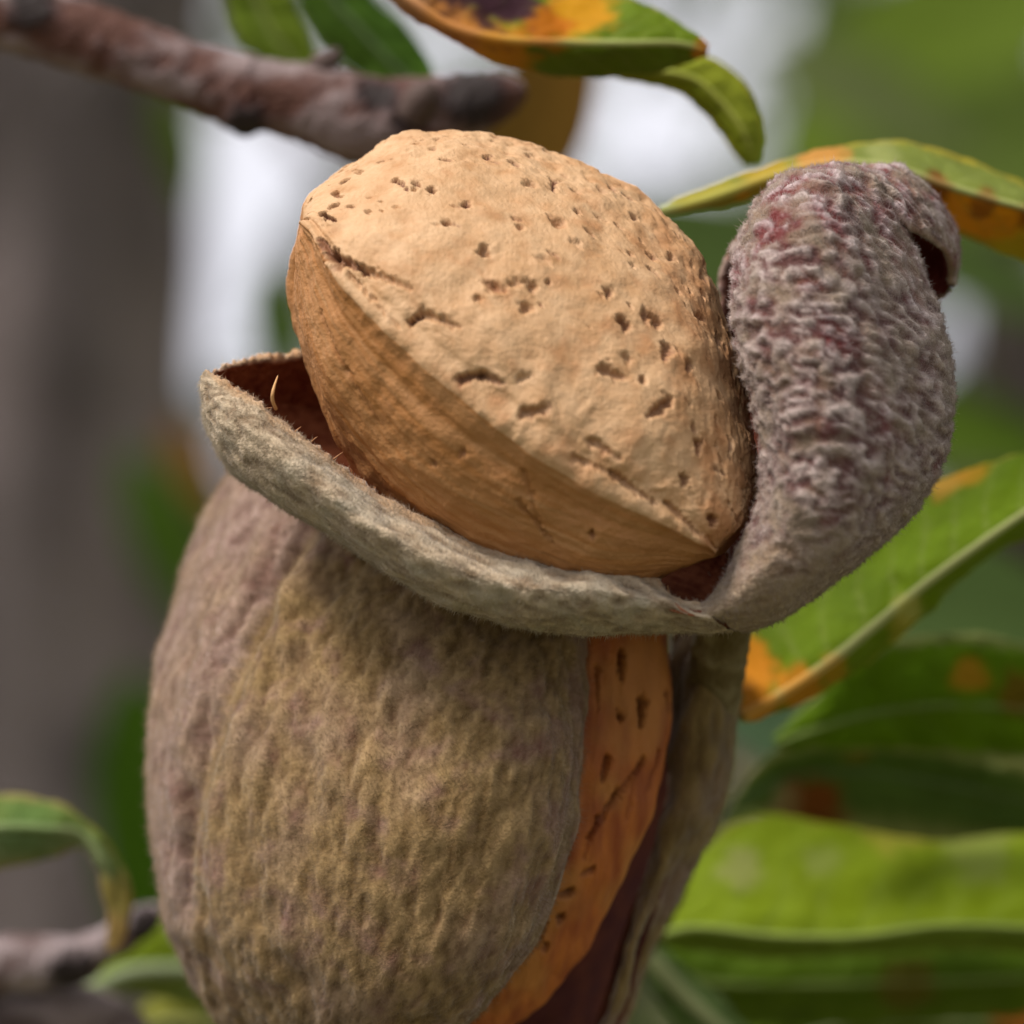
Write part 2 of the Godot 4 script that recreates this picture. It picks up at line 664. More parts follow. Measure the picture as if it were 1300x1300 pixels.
	var marks := [
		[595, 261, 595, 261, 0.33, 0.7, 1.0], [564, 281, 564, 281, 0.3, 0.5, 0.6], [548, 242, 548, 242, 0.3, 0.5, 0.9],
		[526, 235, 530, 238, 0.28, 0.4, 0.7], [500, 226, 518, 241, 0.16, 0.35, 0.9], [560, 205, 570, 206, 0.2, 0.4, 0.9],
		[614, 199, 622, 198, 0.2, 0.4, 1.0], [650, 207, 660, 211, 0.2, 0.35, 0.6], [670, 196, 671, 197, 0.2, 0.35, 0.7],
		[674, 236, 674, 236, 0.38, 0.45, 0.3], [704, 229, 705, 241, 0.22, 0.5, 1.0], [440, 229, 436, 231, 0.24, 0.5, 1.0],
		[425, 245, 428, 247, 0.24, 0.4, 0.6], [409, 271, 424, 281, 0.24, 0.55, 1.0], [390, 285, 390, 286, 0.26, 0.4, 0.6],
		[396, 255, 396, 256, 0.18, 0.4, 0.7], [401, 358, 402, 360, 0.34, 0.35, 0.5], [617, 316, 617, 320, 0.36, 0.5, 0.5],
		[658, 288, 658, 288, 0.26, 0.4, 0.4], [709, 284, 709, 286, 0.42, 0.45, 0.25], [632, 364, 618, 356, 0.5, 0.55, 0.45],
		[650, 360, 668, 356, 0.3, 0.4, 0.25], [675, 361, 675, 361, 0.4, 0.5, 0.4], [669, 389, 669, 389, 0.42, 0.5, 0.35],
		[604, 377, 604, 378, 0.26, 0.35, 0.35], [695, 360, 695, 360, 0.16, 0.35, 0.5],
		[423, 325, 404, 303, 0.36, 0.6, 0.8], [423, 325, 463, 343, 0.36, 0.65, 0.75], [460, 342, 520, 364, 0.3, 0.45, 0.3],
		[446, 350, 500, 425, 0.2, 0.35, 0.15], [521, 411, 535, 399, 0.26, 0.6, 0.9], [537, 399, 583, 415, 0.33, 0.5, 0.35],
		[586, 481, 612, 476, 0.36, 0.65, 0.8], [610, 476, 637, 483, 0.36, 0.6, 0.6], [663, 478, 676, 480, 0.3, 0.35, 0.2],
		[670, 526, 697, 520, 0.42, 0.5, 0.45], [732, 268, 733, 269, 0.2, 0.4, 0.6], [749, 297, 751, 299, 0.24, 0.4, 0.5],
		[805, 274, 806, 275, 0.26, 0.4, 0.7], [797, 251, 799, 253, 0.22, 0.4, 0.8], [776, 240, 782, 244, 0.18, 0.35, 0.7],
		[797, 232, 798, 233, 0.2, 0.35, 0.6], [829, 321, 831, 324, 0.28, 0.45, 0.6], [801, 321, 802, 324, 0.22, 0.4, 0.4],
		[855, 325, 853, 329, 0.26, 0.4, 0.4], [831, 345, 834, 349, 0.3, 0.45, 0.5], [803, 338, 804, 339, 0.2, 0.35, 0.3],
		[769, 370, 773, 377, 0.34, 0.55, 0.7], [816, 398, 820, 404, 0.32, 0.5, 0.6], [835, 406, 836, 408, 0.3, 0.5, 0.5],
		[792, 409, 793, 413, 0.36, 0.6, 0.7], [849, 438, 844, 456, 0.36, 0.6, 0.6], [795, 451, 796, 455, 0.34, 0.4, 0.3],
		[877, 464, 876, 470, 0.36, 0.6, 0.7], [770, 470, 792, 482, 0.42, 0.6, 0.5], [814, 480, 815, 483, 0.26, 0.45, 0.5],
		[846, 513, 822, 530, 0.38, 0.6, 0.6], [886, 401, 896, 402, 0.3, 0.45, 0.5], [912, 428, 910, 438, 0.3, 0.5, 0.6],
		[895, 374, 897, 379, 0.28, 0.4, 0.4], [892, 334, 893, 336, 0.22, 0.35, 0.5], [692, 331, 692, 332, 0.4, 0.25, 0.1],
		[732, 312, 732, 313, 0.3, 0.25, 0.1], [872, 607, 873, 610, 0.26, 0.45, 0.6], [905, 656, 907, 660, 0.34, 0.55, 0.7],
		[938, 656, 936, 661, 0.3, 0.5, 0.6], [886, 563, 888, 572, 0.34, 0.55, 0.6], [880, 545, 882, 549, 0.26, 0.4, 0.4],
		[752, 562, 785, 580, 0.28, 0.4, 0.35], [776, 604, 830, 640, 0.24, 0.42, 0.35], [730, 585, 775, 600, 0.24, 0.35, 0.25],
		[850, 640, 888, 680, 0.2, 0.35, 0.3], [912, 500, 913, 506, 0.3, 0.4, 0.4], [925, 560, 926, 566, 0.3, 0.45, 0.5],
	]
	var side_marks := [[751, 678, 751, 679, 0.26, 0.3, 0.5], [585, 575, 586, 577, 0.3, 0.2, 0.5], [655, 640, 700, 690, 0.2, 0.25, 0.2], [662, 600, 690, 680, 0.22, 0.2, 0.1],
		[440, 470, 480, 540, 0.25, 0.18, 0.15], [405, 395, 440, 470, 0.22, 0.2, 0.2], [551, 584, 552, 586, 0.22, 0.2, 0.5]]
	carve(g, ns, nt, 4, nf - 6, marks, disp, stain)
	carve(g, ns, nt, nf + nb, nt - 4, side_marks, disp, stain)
	var wob := noise(92, 1.1, 2)
	for k in 420:                                    # the many small pores, thickest on the far edge and the pointed end
		var s := rng.randf_range(0.1, 0.96)
		var f := rng.randf_range(0.3, 0.98)
		if rng.randf() > 0.22 + smooth(0.6, 0.95, f) * 0.6 + smooth(0.65, 0.9, s) * 0.6:
			continue
		var q := int(s * (ns - 1)) * nt + int(f * nf)
		var q2 := mini(q + nt * rng.randi_range(0, 3), g.size() - 1)
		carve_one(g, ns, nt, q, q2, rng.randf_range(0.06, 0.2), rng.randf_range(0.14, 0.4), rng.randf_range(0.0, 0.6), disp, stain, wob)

	var n := grid_normals(g, ns, nt, true)
	if not out_sign(g, n, ns, nt):
		for k in n.size():
			n[k] = -n[k]
	var col := PackedColorArray()
	col.resize(ns * nt)
	var pale := Color(0.60, 0.39, 0.22)
	var tan_ := Color(0.50, 0.285, 0.135)
	var deep := Color(0.38, 0.165, 0.05)
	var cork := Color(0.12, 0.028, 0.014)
	for i in ns:
		for j in nt:
			var k := i * nt + j
			var p := g[k]
			var m := mott.get_noise_3dv(p) * 0.5 + 0.5
			var c := pale.lerp(tan_, clampf(m * 1.3 - 0.3 + 0.25 * grain.get_noise_3dv(p), 0, 1))
			if j >= nf:
				var fib := streak.get_noise_3d(p.dot(axis) * 0.12, (j - nf) * 0.5, 17.0) * 0.5 + 0.5
				c = tan_.lerp(deep, clampf(fib * 1.2 + 0.15, 0, 1))  # fibre streaks, with the shade of the lower side painted in as darker tan
			c = c.lerp(deep, clampf(mid.get_noise_3dv(p * 0.7 + Vector3(40, 0, 0)) * 0.9 - 0.1, 0, 0.6))
			# weathered orange-brown patches, more of them towards the point
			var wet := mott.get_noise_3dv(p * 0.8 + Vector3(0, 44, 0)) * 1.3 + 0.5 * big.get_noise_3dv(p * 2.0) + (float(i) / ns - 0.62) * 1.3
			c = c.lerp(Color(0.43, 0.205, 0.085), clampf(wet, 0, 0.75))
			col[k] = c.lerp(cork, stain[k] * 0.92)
			g[k] = p + n[k] * disp[k]
	var o := thing("almond_shell", "pale tan pitted almond shell lying in the split upper hull", "almond")
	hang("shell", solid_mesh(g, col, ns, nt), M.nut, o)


func net(rows: Array) -> Array:
	var out := []
	for r: Array in rows:
		var a := PackedVector3Array()
		for v: Vector3 in r:
			a.append(P(v.x, v.y, v.z))
		out.append(a)
	return out


func open_hull() -> void:
	var o := thing("split_almond_hull", "grey fuzzy almond hull split wide open around the pale pitted shell", "almond hull")
	# ---- lower half: a boat whose front rim, belly, keel and hidden back rim are given from its tip to the stalk end
	var low := net([
		[Vector3(262, 470, -5), Vector3(258, 474, -5), Vector3(256, 480, -5), Vector3(258, 484, -6), Vector3(262, 480, -7), Vector3(264, 474, -7)],
		[Vector3(283, 487, -3), Vector3(268, 505, -3.2), Vector3(262, 535, -4.5), Vector3(272, 545, -9), Vector3(285, 500, -13), Vector3(292, 462, -11)],
		[Vector3(318, 507, -1.5), Vector3(300, 535, -1), Vector3(290, 588, -3.5), Vector3(305, 590, -11), Vector3(325, 510, -16), Vector3(325, 453, -13)],
		[Vector3(352, 533, -1), Vector3(340, 570, 0.5), Vector3(345, 632, -2.5), Vector3(360, 620, -12), Vector3(370, 520, -18), Vector3(360, 449, -14)],
		[Vector3(410, 573, -0.5), Vector3(402, 620, 2), Vector3(425, 682, -2), Vector3(430, 650, -13), Vector3(430, 530, -19), Vector3(402, 446, -15)],
		[Vector3(480, 627, -0.5), Vector3(478, 675, 3), Vector3(508, 738, -1.5), Vector3(510, 690, -14), Vector3(490, 560, -20), Vector3(470, 450, -17)],
		[Vector3(560, 667, 0), Vector3(560, 716, 3.5), Vector3(590, 776, -1.5), Vector3(590, 720, -14), Vector3(570, 590, -21), Vector3(550, 460, -18)],
		[Vector3(640, 697, 0), Vector3(645, 745, 3.8), Vector3(668, 797, -1.5), Vector3(670, 740, -14), Vector3(650, 610, -21), Vector3(640, 480, -18)],
		[Vector3(715, 705, 0.3), Vector3(722, 752, 4), Vector3(742, 802, -1.3), Vector3(745, 750, -13), Vector3(740, 640, -20), Vector3(740, 520, -18)],
		[Vector3(780, 712, 0.8), Vector3(790, 757, 4), Vector3(806, 801, -1), Vector3(810, 760, -11), Vector3(815, 670, -17), Vector3(820, 580, -16)],
		[Vector3(830, 733, 1.4), Vector3(842, 768, 3.6), Vector3(858, 800, -0.8), Vector3(865, 770, -8), Vector3(870, 710, -13), Vector3(880, 650, -12)],
		[Vector3(856, 760, 1.8), Vector3(876, 782, 3.4), Vector3(900, 801, -0.6), Vector3(905, 780, -6), Vector3(915, 740, -9), Vector3(920, 700, -9)],
		[Vector3(886, 768, 1.8), Vector3(907, 786, 3.0), Vector3(930, 799, -0.8), Vector3(932, 790, -4), Vector3(935, 775, -6), Vector3(935, 760, -6)],
	])
	var ns := 200
	var nt := 110
	var d := shell(loft(low, ns, nt), ns, nt, P(600, 560, -7), 1.45, 0.7, 0.8)
	var lump := noise(31, 0.22, 3)
	var wr := noise(32, 0.75, 3)
	var gr := noise(33, 2.6, 3)
	var pat := noise(34, 0.3, 3)
	var red := noise(35, 0.5, 3)
	var axis := (P(880, 780, 2) - P(270, 490, -4)).normalized()
	dress(d, func(s: float, t: float, p: Vector3, role: int) -> Array:
		var along := p.dot(axis)
		var across := p - axis * along
		var q := axis * along * 0.4 + across * 1.4
		var h := 0.36 * lump.get_noise_3dv(p) + 0.2 * wr.get_noise_3dv(q) + 0.07 * gr.get_noise_3dv(p)
		if role == 2:
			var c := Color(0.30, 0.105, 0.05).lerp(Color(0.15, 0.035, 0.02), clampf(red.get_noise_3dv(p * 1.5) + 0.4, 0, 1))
			return [0.12 * wr.get_noise_3dv(q * 2.0), c]
		var w := clampf(wr.get_noise_3dv(q) * 1.2 + 0.5 + 0.4 * gr.get_noise_3dv(p), 0, 1)
		var c := Color(0.215, 0.15, 0.09).lerp(Color(0.55, 0.445, 0.315), w)
		c = c.lerp(Color(0.45, 0.40, 0.31), clampf(pat.get_noise_3dv(p) * 1.6, 0, 0.7))
		if role == 1:
			c = c.lerp(Color(0.52, 0.30, 0.155), clampf(0.75 + red.get_noise_3dv(p * 2.0), 0.2, 1.0))
			h = 0.42 * wr.get_noise_3dv(p * 1.9) + 0.14 * gr.get_noise_3dv(p)
		elif t < 0.07:
			c = c.lerp(Color(0.46, 0.30, 0.17), clampf((0.07 - t) / 0.05 + red.get_noise_3dv(p * 2.0) * 0.8, 0, 0.8))
		return [h, c])
	var a := shell_parts(d, "hull_valve", M.hull, M.lining, o)
	a.set_meta("label", "olive grey lower half of the hull, cradling the shell")
	fuzz(d, 40000, 0.30, 0.028, Vector3(-0.3, -0.5, 0.2), Color(0.62, 0.54, 0.41), a, func(s: float, t: float, _p: Vector3) -> float: return 0.35 if t > 0.62 else (1.4 if s < 0.3 else 1.0), 5)
	hang("dried_fibre", tube(PackedVector3Array([P(351, 521, -2), P(346, 508, -1.2), P(347, 495, -1), P(353, 476, -2)]), PackedFloat32Array([0.13, 0.12, 0.1, 0.04]), 16, 8, func(_s: float, _a: float, _p: Vector3) -> Array: return [0.0, Color(0.62, 0.36, 0.16)]), M.nut, a)
	for k in 14:
		var q: Array = [[300, 490, -4], [330, 515, -3], [372, 545, -3], [395, 556, -3], [420, 580, -3], [446, 598, -3], [470, 620, -3], [505, 640, -2.6], [530, 655, -2.4], [552, 663, -2.2], [585, 676, -2], [618, 692, -2], [640, 697, -2], [850, 748, 0.6]][k]
		var f0 := P(q[0], q[1] + 6.0, q[2])
		var way := Vector3(rng.randf_range(-0.6, 0.9), rng.randf_range(0.1, 0.9), rng.randf_range(-0.6, 0.3)) * rng.randf_range(0.4, 1.1)
		hang("dried_fibre", tube(PackedVector3Array([f0, f0 + way * 0.5, f0 + way + Vector3(rng.randf_range(-0.2, 0.2), 0, 0)]), PackedFloat32Array([0.07, 0.06, 0.02]), 8, 6, func(_s: float, _a: float, _p: Vector3) -> Array: return [0.0, Color(0.42, 0.2, 0.09)]), M.nut, a)

	# ---- the half that stands up on the far right, its fuzzy outer face towards the lens
	var up := net([
		[Vector3(884, 769, 1.8), Vector3(897, 782, 3.0), Vector3(915, 792, 2), Vector3(938, 800, -0.5), Vector3(940, 795, -4), Vector3(937.5, 790, -5), Vector3(935, 785, -6)],
		[Vector3(908, 750, 2), Vector3(932, 764, 4.2), Vector3(962, 780, 3), Vector3(985, 787, -1.5), Vector3(985, 770, -6), Vector3(977.5, 760, -7.5), Vector3(925, 720, -9)],
		[Vector3(930, 712, 2.6), Vector3(962, 731, 5.6), Vector3(1015, 745, 4.4), Vector3(1052, 742, -2), Vector3(997, 730, -9), Vector3(991, 722.5, -12.5), Vector3(918, 680, -12.5)],
		[Vector3(946, 676, 3), Vector3(992, 694, 6.4), Vector3(1060, 702, 5.6), Vector3(1112, 694, -2.5), Vector3(1057, 682, -9.5), Vector3(1016, 676, -16.5), Vector3(905, 640, -16)],
		[Vector3(963, 640, 3), Vector3(1012, 645, 7.2), Vector3(1092, 648, 6.2), Vector3(1160, 648, -3), Vector3(1105, 636, -13.5), Vector3(1035, 630.5, -19), Vector3(905, 605, -19)],
		[Vector3(966, 580, 2.6), Vector3(1016, 580, 7.4), Vector3(1105, 582, 6.4), Vector3(1194, 588, -3.4), Vector3(1139, 576, -13.5), Vector3(1047, 573, -20.5), Vector3(880, 560, -21)],
		[Vector3(956, 515, 1.8), Vector3(1005, 510, 7), Vector3(1100, 510, 6), Vector3(1207, 525, -4), Vector3(1152, 513, -13.5), Vector3(1048.5, 511.5, -21.5), Vector3(880, 505, -21)],
		[Vector3(938, 455, 0.6), Vector3(985, 440, 6), Vector3(1085, 440, 5.2), Vector3(1204, 462, -4.6), Vector3(1149, 450, -13.5), Vector3(1040.5, 450, -21.5), Vector3(885, 450, -21)],
		[Vector3(929, 402, -0.8), Vector3(970, 375, 4.4), Vector3(1070, 372, 3.8), Vector3(1188, 402, -5.4), Vector3(1133, 390, -13.5), Vector3(1025, 392.5, -21), Vector3(917, 395, -19.5)],
		[Vector3(930, 345, -2.4), Vector3(972, 310, 2.2), Vector3(1064, 306, 2), Vector3(1166, 345, -6.4), Vector3(1111, 333, -13.5), Vector3(1014.5, 339, -20), Vector3(918, 345, -18.5)],
		[Vector3(944, 292, -4.2), Vector3(985, 258, -0.8), Vector3(1062, 252, -0.8), Vector3(1148, 295, -7.6), Vector3(1093, 283, -13.5), Vector3(1016.5, 291.5, -19), Vector3(940, 300, -17.5)],
		[Vector3(968, 250, -6.4), Vector3(1005, 226, -4.4), Vector3(1066, 220, -4), Vector3(1134, 252, -8.6), Vector3(1079, 240, -13.5), Vector3(1032, 251, -17.5), Vector3(985, 262, -16)],
		[Vector3(1000, 229, -8.6), Vector3(1030, 214, -8), Vector3(1072, 211, -8), Vector3(1130, 228, -10), Vector3(1115, 232, -13), Vector3(1092.5, 233.5, -13.5), Vector3(1070, 235, -14)],
		[Vector3(1060, 226, -11), Vector3(1068, 220, -11), Vector3(1078, 219, -11), Vector3(1088, 224, -11.5), Vector3(1086, 230, -12.5), Vector3(1078, 231, -12.5), Vector3(1070, 232, -12.5)],
	])
	ns = 230
	nt = 130
	var e := shell(loft(up, ns, nt), ns, nt, P(1060, 480, -9), 1.3)
	var warp := noise(41, 0.22, 2)
	var rid := noise(42, 0.42, 3)
	var rid2 := noise(43, 0.95, 3)
	var patch := noise(44, 0.2, 3)
	dress(e, func(s: float, t: float, p: Vector3, role: int) -> Array:
		if role == 2:
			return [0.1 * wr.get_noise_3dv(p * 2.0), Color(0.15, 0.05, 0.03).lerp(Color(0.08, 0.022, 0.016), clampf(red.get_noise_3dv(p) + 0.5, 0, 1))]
		return wrinkled(s, t, p, role, warp, rid, rid2, gr, patch))
	var b := shell_parts(e, "hull_valve", M.hull, M.lining, o)
	b.set_meta("label", "mauve wrinkled half of the hull standing up with its tip curled over")
	fuzz(e, 42000, 0.30, 0.024, Vector3(0.1, 0.1, 0.2), Color(0.54, 0.45, 0.42), b, func(_s: float, t: float, _p: Vector3) -> float: return 0.08 if t > 0.6 else 1.0, 6)

	# ---- its tip, curled over to the back on the right; the lining shows dark red inside the curl
	var tip := net([
		[Vector3(1100, 240, -7.5), Vector3(1098, 222, -8.5), Vector3(1095, 212, -11), Vector3(1095, 225, -14), Vector3(1095, 250, -17)],
		[Vector3(1134, 262, -6.4), Vector3(1132, 234, -7.6), Vector3(1135, 213, -11), Vector3(1138, 250, -16), Vector3(1140, 330, -19)],
		[Vector3(1158, 284, -6.6), Vector3(1160, 252, -8.2), Vector3(1168, 232, -12), Vector3(1165, 285, -17.5), Vector3(1165, 368, -19)],
		[Vector3(1184, 298, -8), Vector3(1188, 272, -10), Vector3(1196, 260, -13), Vector3(1190, 310, -18), Vector3(1184, 378, -18.5)],
		[Vector3(1203, 316, -10), Vector3(1208, 298, -12), Vector3(1213, 290, -14.5), Vector3(1206, 325, -17.5), Vector3(1193, 378, -17.5)],
		[Vector3(1210, 337, -12.6), Vector3(1214, 326, -14), Vector3(1218, 320, -15.4), Vector3(1210, 345, -17), Vector3(1197, 377, -17)],
		[Vector3(1205, 362, -15), Vector3(1207, 361, -15.3), Vector3(1209, 360, -15.6), Vector3(1204, 366, -16), Vector3(1199, 374, -16)],
	])
	ns = 70
	nt = 90
	var f := shell(loft(tip, ns, nt), ns, nt, P(1150, 330, -13), 0.8, 0.6)
	dress(f, func(s: float, t: float, p: Vector3, role: int) -> Array:
		if role == 2:
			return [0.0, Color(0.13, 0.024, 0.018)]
		var r: Array = wrinkled(s, t, p, role, warp, rid, rid2, gr, patch)
		return [float(r[0]) * 0.7, r[1]])
	var c3 := shell_parts(f, "curled_tip", M.hull, M.lining, o)
	fuzz(f, 5000, 0.24, 0.026, Vector3(0.2, 0.2, 0.1), Color(0.50, 0.40, 0.38), c3, func(_s: float, _t: float, _p: Vector3) -> float: return 1.0, 8)


func bare_share(p: Vector3, patch: FastNoiseLite) -> float:
	return clampf(patch.get_noise_3dv(p * 1.4 + Vector3(70, 0, 9)) * 2.0 + 0.9 * smooth(13.0, 20.0, p.y), 0.0, 1.6)


# Skin that shrank while drying: wandering ridges with pale felt on them and bare red-brown skin between
func wrinkled(_s: float, t: float, p: Vector3, role: int, warp: FastNoiseLite, rid: FastNoiseLite, rid2: FastNoiseLite, gr: FastNoiseLite, patch: FastNoiseLite) -> Array:
	# arched waves across the standing half, bent and broken by noise
	var bend := 1.5 * warp.get_noise_3dv(p * 1.3) + 0.55 * rid2.get_noise_3dv(p * 0.7)
	var arch := p.y + 0.075 * pow(p.x - 19.5, 2.0) * (0.4 + 0.6 * smooth(18.0, 26.0, p.x))
	var a := sin((arch + bend) * TAU / 1.6 + 3.0 * warp.get_noise_3dv(p + Vector3(31, 0, 0)))
	var amp := clampf(0.62 + 1.1 * rid.get_noise_3dv(p * 0.55 + Vector3(0, 57, 0)), 0.1, 1.0)
	var b := rid2.get_noise_3d(p.x * 0.72 + 0.9 * bend, arch * 1.25, p.z * 0.7)
	var ridge := clampf(0.42 + a * 0.42 * amp + b * 0.75, -0.3, 1.15)
	var calm := lerpf(0.2, 1.0, smooth(-7.0, 8.0, p.y + 0.35 * (p.x - 20.0)))
	var h := 0.36 * calm * ridge + 0.1 * calm * b + 0.06 * gr.get_noise_3dv(p) + 0.3 * warp.get_noise_3dv(p * 0.8)
	var felt := clampf(lerpf(0.45, ridge * 1.55 - 0.32, calm) + 0.3 * b - 0.36 * bare_share(p, patch) + 0.35 * gr.get_noise_3dv(p * 1.4) + 0.02, 0, 1)
	var bare := clampf(patch.get_noise_3dv(p + Vector3(9, 3, 0)) * 1.9 + -0.35 + 1.1 * smooth(8.0, 20.0, p.y), 0, 1)
	var skin_c := Color(0.10, 0.042, 0.036).lerp(Color(0.135, 0.02, 0.022), bare)
	var felt_c := Color(0.47, 0.385, 0.36).lerp(Color(0.56, 0.46, 0.47), bare)
	var c := skin_c.lerp(felt_c, felt)
	var olive := clampf(patch.get_noise_3dv(p * 1.3 + Vector3(0, 80, 5)) * 1.6, 0, 0.7)
	c = c.lerp(Color(0.27, 0.215, 0.15), olive)
	# olive tan felt takes over towards the joint with the lower half, in patches
	var base_felt := clampf(smooth(1.0, -7.5, p.y) * 1.1 + 0.7 * patch.get_noise_3dv(p * 1.8), 0, 0.85)
	c = c.lerp(Color(0.20, 0.135, 0.075).lerp(Color(0.42, 0.325, 0.22), clampf(0.55 + 0.6 * b + 0.5 * gr.get_noise_3dv(p), 0, 1)), base_felt)
	if role == 1:
		h *= 0.4
		c = c.lerp(Color(0.44, 0.29, 0.2), 0.4)
	return [h, c]


# ------------------------------------------------------------------ the almond hanging below
func lower_almond() -> void:
	# left outline, front edge of the split; z of both, and how far the front stands out
	var st := [
		[Vector3(470, 552, -24), Vector3(490, 552, -24), 0.2], [Vector3(330, 572, -27), Vector3(600, 570, -25), 3.0],
		[Vector3(275, 620, -27), Vector3(690, 625, -21), 6.5], [Vector3(240, 690, -26), Vector3(728, 700, -17), 8.6],
		[Vector3(212, 770, -25), Vector3(738, 780, -14.5), 10.0], [Vector3(193, 850, -24), Vector3(742, 860, -12.5), 11.0],
		[Vector3(184, 930, -23), Vector3(741, 930, -11), 11.6], [Vector3(185, 1010, -22), Vector3(737, 1010, -9.6), 11.8],
		[Vector3(194, 1085, -21.5), Vector3(722, 1090, -9), 11.6], [Vector3(208, 1155, -21), Vector3(700, 1160, -8.8), 11.0],
		[Vector3(233, 1225, -21), Vector3(662, 1228, -9), 10.0], [Vector3(272, 1295, -21), Vector3(598, 1295, -10.5), 8.0],
		[Vector3(325, 1355, -21.5), Vector3(520, 1355, -14), 5.0], [Vector3(400, 1400, -21), Vector3(430, 1400, -20), 0.4],
	]
	var rows := []
	for q: Array in st:
		var l: Vector3 = q[0]
		var r: Vector3 = q[1]
		l.x += 6.0
		var row := [Vector3(l.x + (r.x - l.x) * 0.2, l.y, l.z - float(q[2]) * 0.7), Vector3(l.x + (r.x - l.x) * 0.035, l.y, l.z - float(q[2]) * 0.32)]
		for u: float in [0.0, 0.03, 0.11, 0.24, 0.4, 0.56, 0.72, 0.86, 0.95, 1.0]:
			var v := 2.0 * u - 1.0
			row.append(Vector3(lerpf(l.x, r.x, u), lerpf(l.y, r.y, u), lerpf(l.z, r.z, u) + float(q[2]) * pow(maxf(0.0, 1.0 - pow(absf(v), 2.3)), 0.62)))
		rows.append(row)
	var ns := 240
	var nt := 170
	var d := shell(loft(net(rows), ns, nt), ns, nt, P(470, 980, -20), 2.2)
	var lump := noise(51, 0.16, 2)
	var wr := noise(52, 0.55, 3)
	var wr2 := noise(53, 1.3, 3)
	var gr := noise(54, 3.2, 2)
	var tint := noise(55, 0.12, 3)
	var red := noise(56, 0.3, 3)
	var o := thing("gaping_almond_hull", "khaki fuzzy almond hull hanging under the split one, gaping along its side", "almond hull")
	var crease := PackedVector3Array([P(405, 640, -12), P(372, 690, -11), P(335, 760, -10), P(300, 850, -11), P(262, 960, -12), P(240, 1060, -13), P(250, 1150, -13)])
	crease = spline(crease, 40)
	dress(d, func(s: float, t: float, p: Vector3, role: int) -> Array:
		if role == 2:
			return [0.1 * wr.get_noise_3dv(p), Color(0.20, 0.06, 0.035)]
		var q := Vector3(p.x * 1.35 - p.y * 0.3, p.y * 0.42 + p.x * 0.16, p.z)
		var f := wr.get_noise_3dv(q)
		var f2 := wr2.get_noise_3dv(q)
		var h := 0.45 * lump.get_noise_3dv(p) + 0.38 * clampf(0.7 + 1.6 * tint.get_noise_3dv(p * 1.3 + Vector3(5, 9, 2)), 0.15, 1.3) * lump.get_noise_3d(p.x * 3.2 - p.y * 0.5, p.y * 0.5, p.z * 2.0) + 0.2 * f + 0.07 * f2 + 0.03 * gr.get_noise_3dv(p)
		var near := 1e9
		var which := 0
		for k in 40:
			var dx := p.x - crease[k].x
			var dy := p.y - crease[k].y
			var dd := dx * dx + dy * dy
			if dd < near:
				near = dd
				which = k
		var run := crease[mini(which + 1, 39)] - crease[maxi(which - 1, 0)]
		var across := ((p.x - crease[which].x) * run.y - (p.y - crease[which].y) * run.x) / Vector2(run.x, run.y).length()
		near = absf(across) if which > 0 and which < 39 else sqrt(near)
		near += 0.25 * f
		var deep := lerpf(1.15, 0.5, smooth(8.0, 24.0, float(which))) * (1.0 - smooth(34.0, 39.0, float(which)))
		h += -deep * exp(-near * near / 0.35) + 0.45 * exp(-pow(near - 1.6, 2.0) / 0.9)
		var pale := clampf(0.52 + f * 0.8 + f2 * 0.6 + 0.25 * gr.get_noise_3dv(p), 0, 1)
		var c := Color(0.12, 0.068, 0.02).lerp(Color(0.34, 0.228, 0.102), pale)
		# the flank beyond the crease keeps a mauve felt, with patches of it elsewhere
		var mauve := clampf(tint.get_noise_3dv(p) * 0.6 + 0.85 * smooth(0.4, -0.6, p.x - crease[which].x), 0, 1)
		c = c.lerp(Color(0.18, 0.105, 0.085).lerp(Color(0.40, 0.29, 0.25), pale), mauve)
		var dark := clampf(red.get_noise_3dv(p + Vector3(12, 4, 0)) * 1.5 - 0.15 + smooth(0.8, 1.0, t) * 0.7, 0, 0.75)  # random dark patches, plus the right side's shade painted along the split
		c = c.lerp(Color(0.15, 0.065, 0.05).lerp(Color(0.26, 0.16, 0.125), pale), dark)
		if role == 1:
			h *= 0.4
			c = c.lerp(Color(0.30, 0.2, 0.13), 0.5)
		return [h, c])
	var a := shell_parts(d, "hull_valve", M.soft, M.lining, o)
	a.set_meta("label", "khaki front half of the hull with a crease down its mauve flank")
	fuzz(d, 95000, 0.40, 0.022, Vector3(-0.1, -0.3, 0.2), Color(0.43, 0.31, 0.165), a, func(_s: float, t: float, _p: Vector3) -> float: return 0.4 if t < 0.12 else 1.0, 9)

